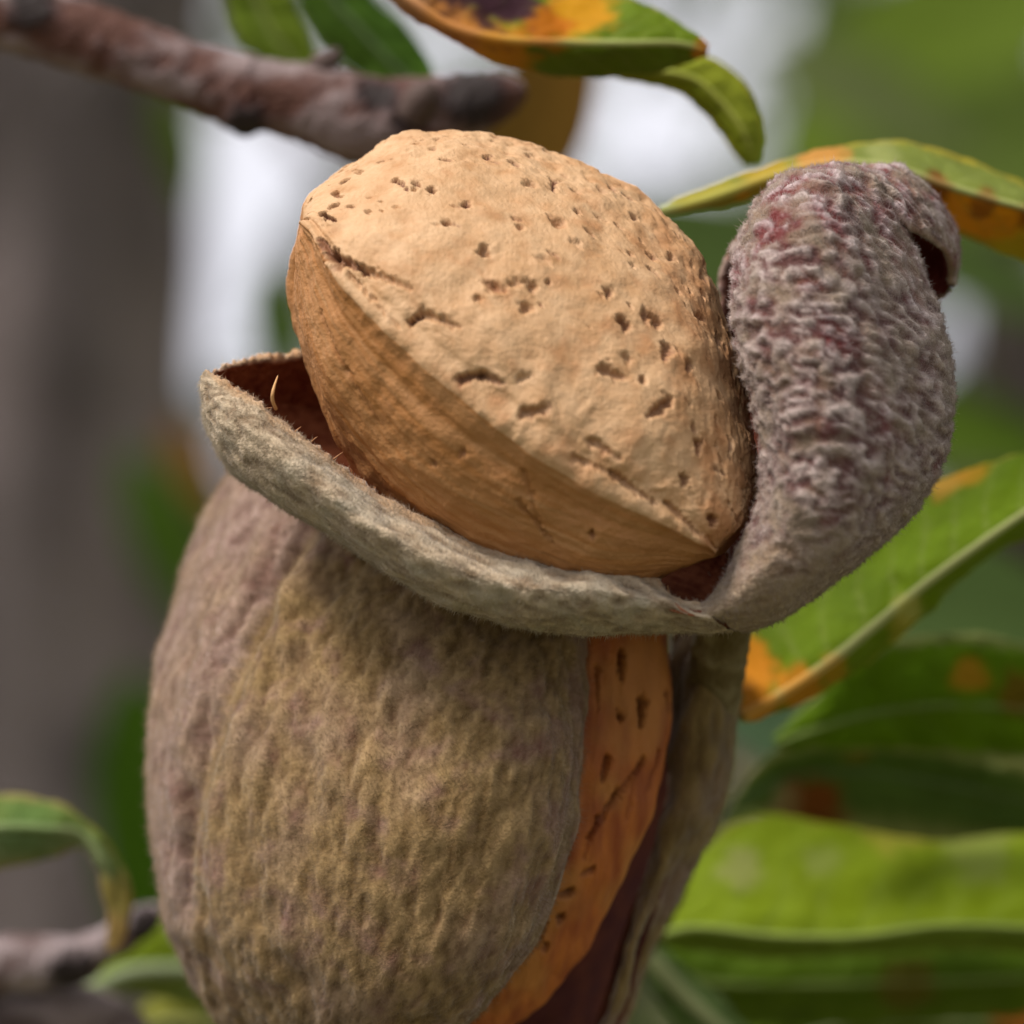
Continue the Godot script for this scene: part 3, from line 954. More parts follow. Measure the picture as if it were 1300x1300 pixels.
	# ---- back half: rim, outline, then round behind the shell
	var back := net([
		[Vector3(858, 800, -24), Vector3(880, 795, -22), Vector3(905, 795, -22), Vector3(925, 800, -25), Vector3(915, 805, -29), Vector3(890, 810, -31)],
		[Vector3(850, 850, -22), Vector3(880, 850, -19.5), Vector3(915, 855, -19.5), Vector3(938, 860, -24), Vector3(900, 860, -32), Vector3(800, 860, -38)],
		[Vector3(852, 920, -21), Vector3(878, 922, -18.5), Vector3(912, 925, -19), Vector3(935, 930, -24), Vector3(880, 930, -34), Vector3(700, 930, -42)],
		[Vector3(850, 990, -20.5), Vector3(872, 992, -18.5), Vector3(902, 997, -19.5), Vector3(922, 1005, -24), Vector3(860, 1000, -35), Vector3(640, 1000, -44)],
		[Vector3(834, 1060, -20), Vector3(852, 1062, -18.5), Vector3(878, 1068, -20), Vector3(892, 1075, -24), Vector3(830, 1070, -35), Vector3(600, 1070, -44)],
		[Vector3(813, 1130, -20), Vector3(826, 1132, -19), Vector3(842, 1138, -20.5), Vector3(853, 1145, -24), Vector3(790, 1140, -35), Vector3(560, 1140, -43)],
		[Vector3(795, 1200, -20), Vector3(804, 1202, -19.5), Vector3(815, 1206, -21), Vector3(824, 1212, -24), Vector3(760, 1210, -34), Vector3(530, 1210, -41)],
		[Vector3(775, 1270, -20.5), Vector3(782, 1272, -20), Vector3(792, 1275, -21), Vector3(800, 1280, -24), Vector3(730, 1280, -33), Vector3(510, 1280, -38)],
		[Vector3(735, 1345, -21), Vector3(742, 1347, -20.5), Vector3(750, 1350, -21.5), Vector3(756, 1355, -24), Vector3(690, 1350, -31), Vector3(490, 1350, -34)],
		[Vector3(640, 1410, -23), Vector3(644, 1412, -23), Vector3(648, 1414, -23), Vector3(650, 1416, -24), Vector3(620, 1414, -26), Vector3(560, 1410, -28)],
	])
	ns = 130
	nt = 80
	var e := shell(loft(back, ns, nt), ns, nt, P(700, 1060, -26), 1.3)
	dress(e, func(_s: float, t: float, p: Vector3, role: int) -> Array:
		if role == 2:
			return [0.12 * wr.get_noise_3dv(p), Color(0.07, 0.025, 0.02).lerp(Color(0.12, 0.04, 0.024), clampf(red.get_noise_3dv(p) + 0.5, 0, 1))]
		var f := wr.get_noise_3dv(Vector3(p.x * 1.3, p.y * 0.5, p.z))
		var pale := clampf(0.45 + f + 0.3 * gr.get_noise_3dv(p), 0, 1)
		var c := Color(0.115, 0.07, 0.02).lerp(Color(0.24, 0.165, 0.055), pale)
		c = c.lerp(Color(0.21, 0.13, 0.1), clampf(tint.get_noise_3dv(p + Vector3(0, 30, 0)) * 1.4 + 0.15, 0, 0.8))
		return [0.3 * f + 0.3 * lump.get_noise_3dv(p), c])
	var b := shell_parts(e, "hull_valve", M.hull, M.lining, o)
	b.set_meta("label", "olive brown back half of the hull behind the orange shell")
	fuzz(e, 10000, 0.24, 0.026, Vector3(0.1, -0.3, 0.2), Color(0.3, 0.25, 0.15), b, func(_s: float, t: float, _p: Vector3) -> float: return 1.0 if t < 0.6 else 0.1, 10)

	# ---- the orange shell inside the gap
	var right := [Vector3(700, 590, -26), Vector3(790, 640, -23), Vector3(830, 710, -21), Vector3(846, 790, -19.6), Vector3(851, 870, -18.8), Vector3(848, 940, -18), Vector3(836, 1000, -17.4), Vector3(814, 1068, -17), Vector3(780, 1140, -17), Vector3(738, 1214, -17.4), Vector3(684, 1276, -18), Vector3(615, 1328, -19), Vector3(530, 1360, -20.5)]
	rows = []
	for k in right.size():
		var r: Vector3 = right[k]
		var lx := 470.0 - (r.x - 470.0) * 0.55
		var w := (r.x - lx) * PX
		rows.append([r, Vector3(lerpf(lx, r.x, 0.93), r.y, r.z + w * 0.12), Vector3(lerpf(lx, r.x, 0.8), r.y, r.z + w * 0.185), Vector3(lerpf(lx, r.x, 0.6), r.y, r.z + w * 0.2), Vector3(lx, r.y, r.z - w * 0.05), Vector3(lerpf(lx, r.x, 0.4), r.y, r.z - w * 0.4), Vector3(lerpf(lx, r.x, 0.85), r.y, r.z - w * 0.28)])
	ns = 260
	nt = 240
	var g := loft(net(rows), ns, nt, true)
	var disp := PackedFloat32Array()
	var stain := PackedFloat32Array()
	disp.resize(g.size())
	stain.resize(g.size())
	var streak := noise(57, 0.5, 3)
	for k in g.size():
		var p := g[k]
		disp[k] = 0.22 * lump.get_noise_3dv(p) + 0.16 * streak.get_noise_3d(p.x * 1.6 - p.y * 0.15, p.y * 0.35, p.z)
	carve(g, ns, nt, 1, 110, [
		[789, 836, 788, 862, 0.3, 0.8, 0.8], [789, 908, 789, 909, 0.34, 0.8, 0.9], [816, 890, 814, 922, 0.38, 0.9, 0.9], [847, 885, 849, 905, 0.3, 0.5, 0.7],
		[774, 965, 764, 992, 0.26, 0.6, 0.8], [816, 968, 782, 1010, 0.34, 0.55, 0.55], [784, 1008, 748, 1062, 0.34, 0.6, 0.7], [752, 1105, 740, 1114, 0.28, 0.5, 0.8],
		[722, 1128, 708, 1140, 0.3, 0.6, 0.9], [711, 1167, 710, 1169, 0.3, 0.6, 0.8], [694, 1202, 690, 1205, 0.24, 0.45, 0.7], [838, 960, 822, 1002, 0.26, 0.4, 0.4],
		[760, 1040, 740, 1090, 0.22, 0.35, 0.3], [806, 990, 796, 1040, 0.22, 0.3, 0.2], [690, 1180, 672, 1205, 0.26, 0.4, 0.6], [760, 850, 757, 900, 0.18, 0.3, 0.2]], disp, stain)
	var n := grid_normals(g, ns, nt, true)
	if not out_sign(g, n, ns, nt):
		for k in n.size():
			n[k] = -n[k]
	var col := PackedColorArray()
	col.resize(g.size())
	for k in g.size():
		var p := g[k]
		var f := clampf(streak.get_noise_3d(p.x * 1.6 - p.y * 0.15 + 20.0, p.y * 0.3, p.z) * 1.1 + 0.5, 0, 1)
		var c := Color(0.45, 0.14, 0.028).lerp(Color(0.28, 0.07, 0.018), f)
		c = c.lerp(Color(0.47, 0.21, 0.05), clampf(tint.get_noise_3dv(p + Vector3(0, 0, 60)) * 1.5, 0, 0.6))
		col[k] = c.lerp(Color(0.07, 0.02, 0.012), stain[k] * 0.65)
		g[k] = p + n[k] * disp[k]
	var s2 := thing("almond_shell", "orange brown almond shell with dark slits, showing in the gap of the khaki hull", "almond")
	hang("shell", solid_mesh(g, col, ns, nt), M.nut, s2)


# ------------------------------------------------------------------ twigs
func bark_look(seed_: int, brown: Color, grey: Color, share: float, spots: Array) -> Callable:
	var pat := noise(seed_, 0.16, 3)
	var crack := noise(seed_ + 1, 0.6, 3)
	return func(_s: float, _a: float, p: Vector3) -> Array:
		var k := smooth(0.2, 0.75, pat.get_noise_3d(p.x * 0.7, p.y * 1.2, p.z) * 0.9 + 0.16 * crack.get_noise_3dv(p) + share)
		var c := brown.lerp(grey, k)
		var h := 0.22 * crack.get_noise_3dv(p) + 0.05 * k
		for q: Array in spots:
			var d: float = (p - q[0]).length() / float(q[1])
			if d < 1.5:
				var w := 1.0 - smooth(0.6, 1.3, d + 0.4 * crack.get_noise_3dv(p * 2.0))
				c = c.lerp(Color(0.03, 0.02, 0.022), w)
				h += float(q[2]) * w
		return [h, c]


func twigs() -> void:
	var o := thing("twig", "red brown twig with grey film crossing behind the upper almond", "twig", "", Vector3.ZERO)
	var z := -46.0
	var pts := PackedVector3Array()
	var rad := PackedFloat32Array()
	for q: Array in [[-1500, -420, 66], [-800, -240, 58], [-400, -110, 52], [-160, -35, 50], [-60, 5, 48], [20, 22, 47], [100, 45, 47], [180, 72, 45], [250, 98, 44], [310, 118, 52], [340, 122, 47], [400, 134, 55], [460, 152, 60], [510, 152, 56], [560, 142, 48], [605, 132, 40], [645, 120, 28], [668, 112, 8]]:
		pts.append(P(q[0], q[1], z))
		rad.append(q[2] * PX * 1.1)
	hang("bark", tube(pts, rad, 320, 56, bark_look(61, Color(0.095, 0.04, 0.03), Color(0.245, 0.19, 0.19), 0.36, [[P(40, 8, z + 2.4), 1.9, 0.4], [P(312, 156, z + 2), 1.7, 0.5], [P(480, 120, z + 2.4), 1.7, -0.3], [P(520, 150, z + 2.6), 1.3, -0.3], [P(600, 120, z + 2), 2.6, 0.2]])), M.bark, o)
	var dark := func(_s: float, _a: float, _p: Vector3) -> Array: return [0.0, Color(0.10, 0.07, 0.06)]
	hang("bud", tube(PackedVector3Array([P(400, 96, z), P(410, 82, z + 1), P(424, 70, z + 1), P(430, 60, z + 1)]), PackedFloat32Array([0.9, 1.0, 0.6, 0.1]), 20, 16, dark), M.bark, o)
	hang("bud", tube(PackedVector3Array([P(520, 150, z + 2), P(540, 120, z + 3), P(552, 104, z + 3)]), PackedFloat32Array([1.3, 1.2, 0.2]), 20, 16, dark), M.bark, o)

	# the short spur that carries both fruits
	var sp := thing("fruit_stalk", "olive stalk with a scar ring behind the joint of the two almonds", "stalk")
	pts = PackedVector3Array()
	rad = PackedFloat32Array()
	for q: Array in [[925, 740, -14, 38], [920, 790, -16, 36], [912, 840, -19, 38], [905, 890, -22, 36], [895, 935, -25, 36], [888, 965, -27, 37], [878, 1010, -31, 32], [862, 1080, -37, 28], [835, 1150, -44, 28], [790, 1235, -52, 28], [720, 1420, -62, 32], [660, 1800, -85, 38], [600, 2300, -130, 46]]:
		pts.append(P(q[0], q[1], q[2]))
		rad.append(q[3] * PX)
	hang("bark", tube(pts, rad, 160, 48, bark_look(63, Color(0.10, 0.072, 0.022), Color(0.22, 0.185, 0.10), 0.45, [[P(880, 955, -23), 1.3, -0.5]])), M.bark, sp)

	var lt := thing("twig", "grey twig with a dark bud in the lower left corner", "twig")
	z = -60.0
	pts = PackedVector3Array()
	rad = PackedFloat32Array()
	for q: Array in [[-1300, 1600, 64], [-700, 1420, 56], [-350, 1325, 50], [-140, 1270, 46], [-60, 1245, 44], [0, 1226, 40], [50, 1222, 38], [95, 1218, 32], [130, 1202, 24], [160, 1184, 24], [185, 1166, 20], [205, 1150, 5]]:
		pts.append(P(q[0], q[1], z))
		rad.append(q[2] * PX * 1.12)
	hang("bark", tube(pts, rad, 200, 40, bark_look(65, Color(0.13, 0.085, 0.08), Color(0.34, 0.28, 0.29), 0.55, [[P(95, 1240, z + 2), 2.2, 0.2], [P(185, 1175, z + 1), 1.6, 0.1]])), M.bark, lt)  # first dark spot is a painted shadow, the second is the bud
	var l2 := thing("twig", "dark grey twig end below the grey twig at the bottom edge", "twig")
	hang("bark", tube(PackedVector3Array([P(-900, 1620, -62), P(-450, 1430, -62), P(-120, 1330, -62), P(0, 1305, -62), P(90, 1290, -63), P(160, 1310, -64), P(190, 1330, -64)]), PackedFloat32Array([3.4, 3.0, 2.6, 2.4, 2.4, 1.9, 0.4]), 110, 32, bark_look(67, Color(0.08, 0.055, 0.05), Color(0.25, 0.2, 0.2), 0.45, [])), M.bark, l2)


# ------------------------------------------------------------------ leaves close by
# rows: [upper edge, midrib, lower edge] from base or tip to the other end, in photograph pixels and millimetres of depth
# paint: {top, low (base colours of the two halves), vein, rim, rim_w, spots: [[x, y, radius px, colour, strength]]}
func leaf(label: String, rows: Array, z: float, paint: Dictionary, rib_r := 0.45, group := "") -> void:
	var o := thing("almond_leaf", label, "leaf", group)
	var nets := []
	var mids := PackedVector3Array()
	for r: Array in rows:
		var a := P(r[0], r[1], z + float(r[6]))
		var m := P(r[2], r[3], z + float(r[7]))
		var b := P(r[4], r[5], z + float(r[8]))
		nets.append(PackedVector3Array([a, a.lerp(m, 0.5) + Vector3(0, 0, 0.35), m, m.lerp(b, 0.5) + Vector3(0, 0, 0.35), b]))
		mids.append(m + Vector3(0, 0, 0.1))
	var ns := 90
	var nt := 49
	var id := label.hash() % 1000
	var d := shell(loft(nets, ns, nt), ns, nt, P(rows[rows.size() / 2][2], rows[rows.size() / 2][3], z - 60.0), 0.18, 0.4)
	var tone := noise(id, 0.12, 3)
	var fine := noise(id + 1, 0.9, 3)
	var spots := []
	for q: Array in paint.get("spots", []):
		spots.append([P(q[0], q[1], z), float(q[2]) * PX * (EYE - z) / EYE, q[3], q[4]])
	var rim_w: float = paint.get("rim_w", 0.05)
	dress(d, func(s: float, t: float, p: Vector3, _role: int) -> Array:
		var half := absf(t - 0.5) * 2.0
		var c: Color = paint.top if t < 0.5 else paint.low
		c = c.lerp(c * 0.72, clampf(tone.get_noise_3dv(p) * 1.2 + 0.15, 0, 0.8))
		# side veins run from the midrib forwards to the edge
		var v := fposmod(s * 13.0 - half * 1.3 + 0.25 * fine.get_noise_3dv(p * 0.3), 1.0)
		var line := exp(-pow((v - 0.5) / 0.07, 2.0)) * (1.0 - half * 0.6)
		c = c.lerp(paint.vein, line * 0.3)
		c = c.lerp(paint.vein, exp(-pow(half / 0.07, 2.0)) * 0.5)
		var edge := smooth(1.0 - rim_w * 1.5, 1.0 - rim_w * 0.4, half + 0.12 * fine.get_noise_3dv(p))
		c = c.lerp(paint.rim, edge * 0.85)
		for q: Array in spots:
			var dx: float = (p.x - q[0].x) / q[1]
			var dy: float = (p.y - q[0].y) / q[1]
			var dist := sqrt(dx * dx + dy * dy) + 0.5 * fine.get_noise_3dv(p * 0.5)
			c = c.lerp(q[2], float(q[3]) * (1.0 - smooth(0.6, 1.15, dist)))
		return [-0.1 * line + 0.5 * tone.get_noise_3dv(p * 1.4) + 0.1 * fine.get_noise_3dv(p), c])
	hang("blade", grid_mesh(d.g, d.nrm, d.col, ns, d.nc, true, d.flip), M.leaf, o)
	var rr := PackedFloat32Array()
	for k in mids.size():
		rr.append(rib_r * (1.0 - 0.6 * float(k) / mids.size()))
	var vein: Color = paint.vein
	hang("midrib", tube(mids, rr, 60, 10, func(_s: float, _a: float, p: Vector3) -> Array:
		var c := vein
		for q: Array in spots:
			var dx: float = (p.x - q[0].x) / q[1]
			var dy: float = (p.y - q[0].y) / q[1]
			c = c.lerp(q[2] * 1.15, 0.8 * float(q[3]) * (1.0 - smooth(0.6, 1.15, sqrt(dx * dx + dy * dy))))
		return [0.0, c]), M.rib, o)


func leaves() -> void:
	var green := Color(0.135, 0.225, 0.006)
	var grey := Color(0.11, 0.19, 0.04)
	var vein := Color(0.30, 0.34, 0.12)
	var orange := Color(0.60, 0.24, 0.015)
	var yellow := Color(0.50, 0.40, 0.05)
	var brown := Color(0.22, 0.06, 0.015)
	var purple := Color(0.05, 0.022, 0.028)

	leaf("large bright green leaf with pale midrib and orange base right of the hull", [
		[936, 905, 938, 912, 942, 918, 0, 0, 0], [944, 850, 985, 886, 1003, 897, -3, 0, -3], [962, 788, 1050, 843, 1088, 850, -4, 0, -4],
		[1050, 732, 1110, 795, 1162, 793, -5, 0, -4], [1120, 668, 1170, 745, 1218, 738, -5, 0, -4], [1190, 612, 1235, 697, 1272, 697, -5, 0, -4],
		[1262, 586, 1300, 652, 1335, 668, -4, 0, -4], [1340, 570, 1375, 605, 1400, 622, -3, 0, -3], [1440, 560, 1442, 565, 1444, 570, 0, 0, 0]], -28, {
		"top": green, "low": green * 1.05, "vein": vein, "rim": Color(0.3, 0.27, 0.04), "rim_w": 0.04,
		"spots": [[950, 840, 30, orange, 0.9], [958, 862, 34, orange, 1.0], [965, 900, 30, orange, 0.9], [1020, 878, 34, orange, 0.85], [1060, 850, 22, orange, 0.5], [1155, 776, 22, Color(0.42, 0.42, 0.1), 0.9], [1150, 800, 24, yellow, 0.4], [1200, 606, 30, Color(0.55, 0.3, 0.05), 0.8], [1240, 594, 26, orange, 0.5]]}, 0.46)
	leaf("dark green leaf with an orange rust spot under the large bright leaf", [
		[982, 936, 985, 945, 985, 950, 0, 0, 0], [1035, 885, 1040, 925, 1040, 948, 0, 0, -2], [1100, 826, 1110, 905, 1110, 952, 0, -2, -4], [1200, 806, 1200, 895, 1200, 955, 0, -2, -4],
		[1300, 818, 1300, 900, 1300, 965, 0, -2, -4], [1400, 850, 1400, 915, 1400, 965, 0, -2, -4], [1500, 900, 1500, 910, 1500, 920, 0, 0, 0]], -50, {
		"top": Color(0.125, 0.24, 0.008), "low": Color(0.125, 0.23, 0.008), "vein": Color(0.14, 0.21, 0.04), "rim": Color(0.24, 0.27, 0.1), "rim_w": 0.13,
		"spots": [[1235, 860, 26, Color(0.45, 0.26, 0.02), 1.0], [1296, 880, 30, brown, 0.6]]}, 0.3)
	leaf("grey green leaf with a pale arched edge and brown patch, lower right", [
		[925, 1025, 925, 1030, 926, 1036, 0, 0, 0], [950, 985, 958, 1005, 965, 1030, 0, -1, -2], [1000, 946, 1005, 985, 1010, 1050, 0, -2, -5], [1090, 930, 1095, 980, 1095, 1062, 0, -2, -6],
		[1200, 942, 1200, 995, 1200, 1075, 0, -2, -6], [1300, 968, 1300, 1015, 1300, 1085, 0, -2, -6], [1400, 1010, 1400, 1045, 1400, 1085, 0, -2, -4], [1480, 1060, 1480, 1065, 1480, 1070, 0, 0, 0]], -58, {
		"top": grey, "low": grey, "vein": Color(0.10, 0.16, 0.05), "rim": Color(0.38, 0.40, 0.16), "rim_w": 0.34,
		"spots": [[1090, 944, 26, Color(0.24, 0.17, 0.02), 0.7], [1035, 1030, 48, Color(0.26, 0.075, 0.015), 0.95], [1000, 1020, 26, Color(0.4, 0.3, 0.15), 0.6]]}, 0.3)
	leaf("broad yellow green blurred leaf with grey midrib low, lower right", [
		[820, 1190, 822, 1195, 824, 1198, 0, 0, 0], [870, 1100, 880, 1178, 885, 1205, -4, 0, -2], [960, 1036, 985, 1188, 985, 1215, -6, 0, -2], [1080, 1052, 1090, 1188, 1090, 1212, -6, 0, -2],
		[1190, 1068, 1195, 1175, 1195, 1205, -6, 0, -2], [1300, 1060, 1300, 1178, 1300, 1208, -6, 0, -2], [1400, 1080, 1400, 1190, 1400, 1215, -5, 0, -2], [1500, 1180, 1500, 1195, 1500, 1205, 0, 0, 0]], -52, {
		"top": Color(0.21, 0.30, 0.012), "low": Color(0.15, 0.23, 0.02), "vein": Color(0.24, 0.32, 0.07), "rim": Color(0.24, 0.26, 0.03), "rim_w": 0.05,
		"spots": [[945, 1108, 30, Color(0.32, 0.34, 0.12), 0.7], [1045, 1100, 26, Color(0.28, 0.33, 0.1), 0.5], [1250, 1080, 50, Color(0.25, 0.3, 0.08), 0.6], [1140, 1055, 40, Color(0.36, 0.33, 0.05), 0.6]]}, 0.3)
	leaf("mid green leaf tucked under the yellow green leaf, lower right", [
		[810, 1195, 812, 1205, 814, 1212, 0, 0, 0], [880, 1200, 890, 1245, 880, 1290, -1, 0, -3], [1000, 1205, 1005, 1250, 1000, 1300, -1, 0, -4], [1120, 1200, 1125, 1248, 1120, 1300, -1, 0, -4],
		[1230, 1200, 1230, 1245, 1230, 1290, -1, 0, -4], [1330, 1205, 1330, 1240, 1330, 1280, -1, 0, -3], [1430, 1225, 1430, 1232, 1430, 1240, 0, 0, 0]], -66, {
		"top": Color(0.10, 0.18, 0.01), "low": Color(0.11, 0.19, 0.01), "vein": Color(0.14, 0.2, 0.04), "rim": Color(0.12, 0.19, 0.03), "rim_w": 0.06,
		"spots": [[1150, 1252, 40, Color(0.16, 0.10, 0.02), 0.6]]}, 0.3)
	leaf("mid green leaf with orange tip at the bottom right corner", [
		[830, 1400, 832, 1405, 834, 1410, 0, 0, 0], [930, 1310, 950, 1345, 960, 1380, 0, 0, -2], [1010, 1262, 1040, 1310, 1050, 1360, 0, 0, -3], [1100, 1240, 1120, 1300, 1130, 1360, 0, 0, -4],
		[1200, 1245, 1210, 1300, 1215, 1350, 0, 0, -3], [1290, 1270, 1295, 1300, 1300, 1340, 0, 0, -2], [1380, 1305, 1380, 1310, 1380, 1315, 0, 0, 0]], -74, {
		"top": Color(0.13, 0.21, 0.02), "low": green, "vein": Color(0.16, 0.20, 0.08), "rim": Color(0.12, 0.18, 0.05), "rim_w": 0.06, "spots": [[1292, 1280, 40, Color(0.5, 0.17, 0.02), 1.0], [1190, 1265, 40, Color(0.2, 0.24, 0.09), 0.7]]}, 0.35)
	leaf("narrow grey green leaf slanting down beside the olive hull half", [
		[780, 1160, 782, 1166, 784, 1172, 0, 0, 0], [830, 1195, 825, 1215, 815, 1235, 0, 1, 0], [880, 1240, 868, 1262, 850, 1290, 0, 1, 0], [935, 1290, 920, 1310, 900, 1345, 0, 1, 0], [1000, 1370, 995, 1375, 990, 1380, 0, 0, 0]], -60, {
		"top": Color(0.10, 0.16, 0.05), "low": Color(0.09, 0.15, 0.04), "vein": Color(0.22, 0.26, 0.12), "rim": Color(0.09, 0.12, 0.05), "rim_w": 0.08}, 0.8)

	leaf("curled leaf with orange and dark dried base and green tip, top middle", [
		[455, -60, 458, -50, 462, -42, 0, 0, 0], [540, -75, 515, -5, 503, 8, 0, 3, 0], [620, -60, 570, 32, 560, 45, -3, 3, 0], [690, -40, 640, 50, 640, 82, -6, 3, 0], [760, -8, 720, 54, 725, 98, -5, 2, -1],
		[822, 6, 795, 55, 800, 96, -3, 2, -1], [868, 32, 858, 55, 862, 84, -1, 1, -1], [898, 60, 899, 64, 898, 68, 0, 0, 0]], -27, {
		"top": Color(0.12, 0.185, 0.01), "low": Color(0.115, 0.18, 0.012), "vein": Color(0.30, 0.34, 0.10), "rim": Color(0.28, 0.27, 0.05), "rim_w": 0.06,
		"spots": [[590, 62, 60, Color(0.55, 0.23, 0.04), 1.0], [530, 22, 50, Color(0.5, 0.23, 0.07), 1.0], [560, 40, 60, Color(0.50, 0.21, 0.05), 1.0], [500, 5, 50, Color(0.40, 0.2, 0.09), 1.0], [640, 70, 40, Color(0.55, 0.25, 0.02), 0.9], [735, 10, 48, Color(0.55, 0.27, 0.012), 1.0], [690, 35, 36, Color(0.45, 0.13, 0.01), 0.9], [620, -28, 78, purple, 1.0], [560, -42, 50, purple, 1.0], [660, 5, 30, purple, 0.9], [893, 64, 14, Color(0.5, 0.2, 0.02), 0.9]]}, 0.4)
	leaf("pale yellow green leaf tip hanging behind the curled leaf", [
		[770, 75, 770, 85, 772, 95, 0, 0, 0], [840, 70, 828, 90, 820, 103, 0, 1, 0], [900, 72, 880, 100, 862, 118, 0, 1, 0], [944, 105, 918, 132, 896, 148, 0, 1, 0], [966, 155, 945, 170, 922, 180, 0, 1, 0], [958, 205, 954, 206, 948, 206, 0, 0, 0]], -36, {
		"top": Color(0.29, 0.34, 0.03), "low": Color(0.27, 0.33, 0.025), "vein": Color(0.33, 0.37, 0.06), "rim": Color(0.42, 0.36, 0.03), "rim_w": 0.12}, 0.3)
	leaf("dark green leaf hanging behind the twig, top left of middle", [
		[400, -70, 430, -72, 470, -70, 0, 0, 0], [378, -10, 420, -10, 470, -12, -2, 0, -1], [398, 38, 455, 35, 518, 36, -2, 0, -1], [440, 82, 495, 78, 548, 78, -2, 0, -1], [500, 115, 530, 112, 556, 108, 0, 0, 0], [545, 135, 548, 135, 552, 134, 0, 0, 0]], -64, {
		"top": Color(0.075, 0.15, 0.02), "low": Color(0.065, 0.14, 0.015), "vein": Color(0.09, 0.14, 0.05), "rim": Color(0.08, 0.13, 0.04), "rim_w": 0.08}, 0.3)
	leaf("small yellow green leaf above the twig, top left", [
		[280, -60, 310, -60, 350, -60, 0, 0, 0], [285, -5, 325, -5, 372, -5, 0, 0, 0], [300, 45, 345, 40, 392, 38, 0, 0, 0], [340, 82, 372, 78, 405, 75, 0, 0, 0], [390, 110, 395, 108, 400, 106, 0, 0, 0]], -76, {
		"top": Color(0.14, 0.21, 0.02), "low": Color(0.15, 0.22, 0.02), "vein": Color(0.2, 0.25, 0.06), "rim": Color(0.2, 0.25, 0.06), "rim_w": 0.08}, 0.3)
	leaf("long arched leaf behind the curled hull tip, orange underneath", [
		[830, 268, 834, 270, 838, 272, 0, 0, 0], [900, 240, 902, 252, 905, 264, 0, 1, 0], [980, 208, 982, 224, 986, 242, 0, 1, 0], [1050, 188, 1052, 208, 1055, 244, 0, 2, 0], [1130, 179, 1130, 212, 1132, 264, -2, 3, -1], [1200, 192, 1194, 233, 1205, 292, -3, 3, -2],
		[1262, 218, 1256, 252, 1265, 318, -3, 3, -2], [1315, 242, 1312, 270, 1315, 338, -3, 3, -2], [1390, 300, 1388, 318, 1385, 365, -2, 2, -1], [1450, 380, 1450, 383, 1450, 386, 0, 0, 0]], -26, {
		"top": Color(0.20, 0.25, 0.05), "low": Color(0.80, 0.32, 0.012), "vein": Color(0.30, 0.33, 0.1), "rim": Color(0.40, 0.33, 0.03), "rim_w": 0.16,
		"spots": [[900, 252, 50, Color(0.33, 0.30, 0.04), 1.0], [975, 228, 40, Color(0.40, 0.29, 0.03), 1.0], [1040, 205, 36, Color(0.52, 0.26, 0.06), 1.0], [1185, 240, 20, brown, 0.8], [1245, 262, 18, brown, 0.7], [1300, 276, 16, brown, 0.7], [1120, 195, 24, Color(0.33, 0.36, 0.13), 0.6], [1290, 322, 34, Color(0.5, 0.4, 0.02), 0.8]]}, 0.4)

	leaf("pale curling leaf arching over a gap at the lower left edge", [
		[-120, 1060, -120, 1070, -120, 1080, 0, 0, 0], [-60, 1022, -55, 1060, -55, 1098, 0, 2, 0], [0, 1008, 5, 1050, 5, 1102, 0, 2, 0], [60, 1016, 62, 1052, 62, 1090, 0, 2, 0], [108, 1040, 104, 1060, 102, 1078, 0, 1, 0], [148, 1084, 134, 1096, 122, 1104, 0, 1, 0],
		[166, 1130, 150, 1136, 134, 1142, 0, 0, 0], [162, 1175, 150, 1178, 136, 1180, 0, 0, 0], [148, 1205, 142, 1206, 136, 1206, 0, 0, 0]], -46, {
		"top": Color(0.14, 0.21, 0.05), "low": Color(0.26, 0.33, 0.17), "vein": Color(0.22, 0.28, 0.12), "rim": Color(0.33, 0.28, 0.1), "rim_w": 0.18,
		"spots": [[148, 1150, 40, Color(0.40, 0.32, 0.09), 0.9], [140, 1190, 36, Color(0.42, 0.29, 0.1), 1.0], [40, 1050, 40, Color(0.1, 0.19, 0.05), 0.6]]}, 0.4)
	leaf("bright yellow green leaf below the bud, lower left", [
		[100, 1262, 104, 1266, 108, 1270, 0, 0, 0], [160, 1200, 160, 1236, 165, 1262, 0, 1, 0], [215, 1150, 225, 1230, 235, 1275, 0, 1, -1], [270, 1160, 280, 1235, 290, 1300, 0, 1, -1], [330, 1200, 340, 1260, 350, 1320, 0, 1, 0], [430, 1290, 432, 1292, 434, 1295, 0, 0, 0]], -78, {
		"top": Color(0.20, 0.29, 0.012), "low": Color(0.20, 0.27, 0.06), "vein": Color(0.26, 0.32, 0.18), "rim": Color(0.2, 0.27, 0.03), "rim_w": 0.06}, 0.7)
	leaf("olive yellow leaf at the bottom edge left of the khaki hull", [
		[130, 1330, 132, 1335, 134, 1340, 0, 0, 0], [190, 1270, 200, 1300, 205, 1330, 0, 1, 0], [260, 1260, 270, 1300, 275, 1345, 0, 1, 0], [340, 1290, 345, 1320, 350, 1350, 0, 1, 0], [420, 1340, 422, 1342, 424, 1345, 0, 0, 0]], -90, {
		"top": Color(0.24, 0.25, 0.04), "low": Color(0.22, 0.26, 0.03), "vein": Color(0.26, 0.28, 0.1), "rim": Color(0.2, 0.22, 0.03), "rim_w": 0.06}, 0.4)


# ------------------------------------------------------------------ leaves and trees farther off
var leaf_mesh: ArrayMesh


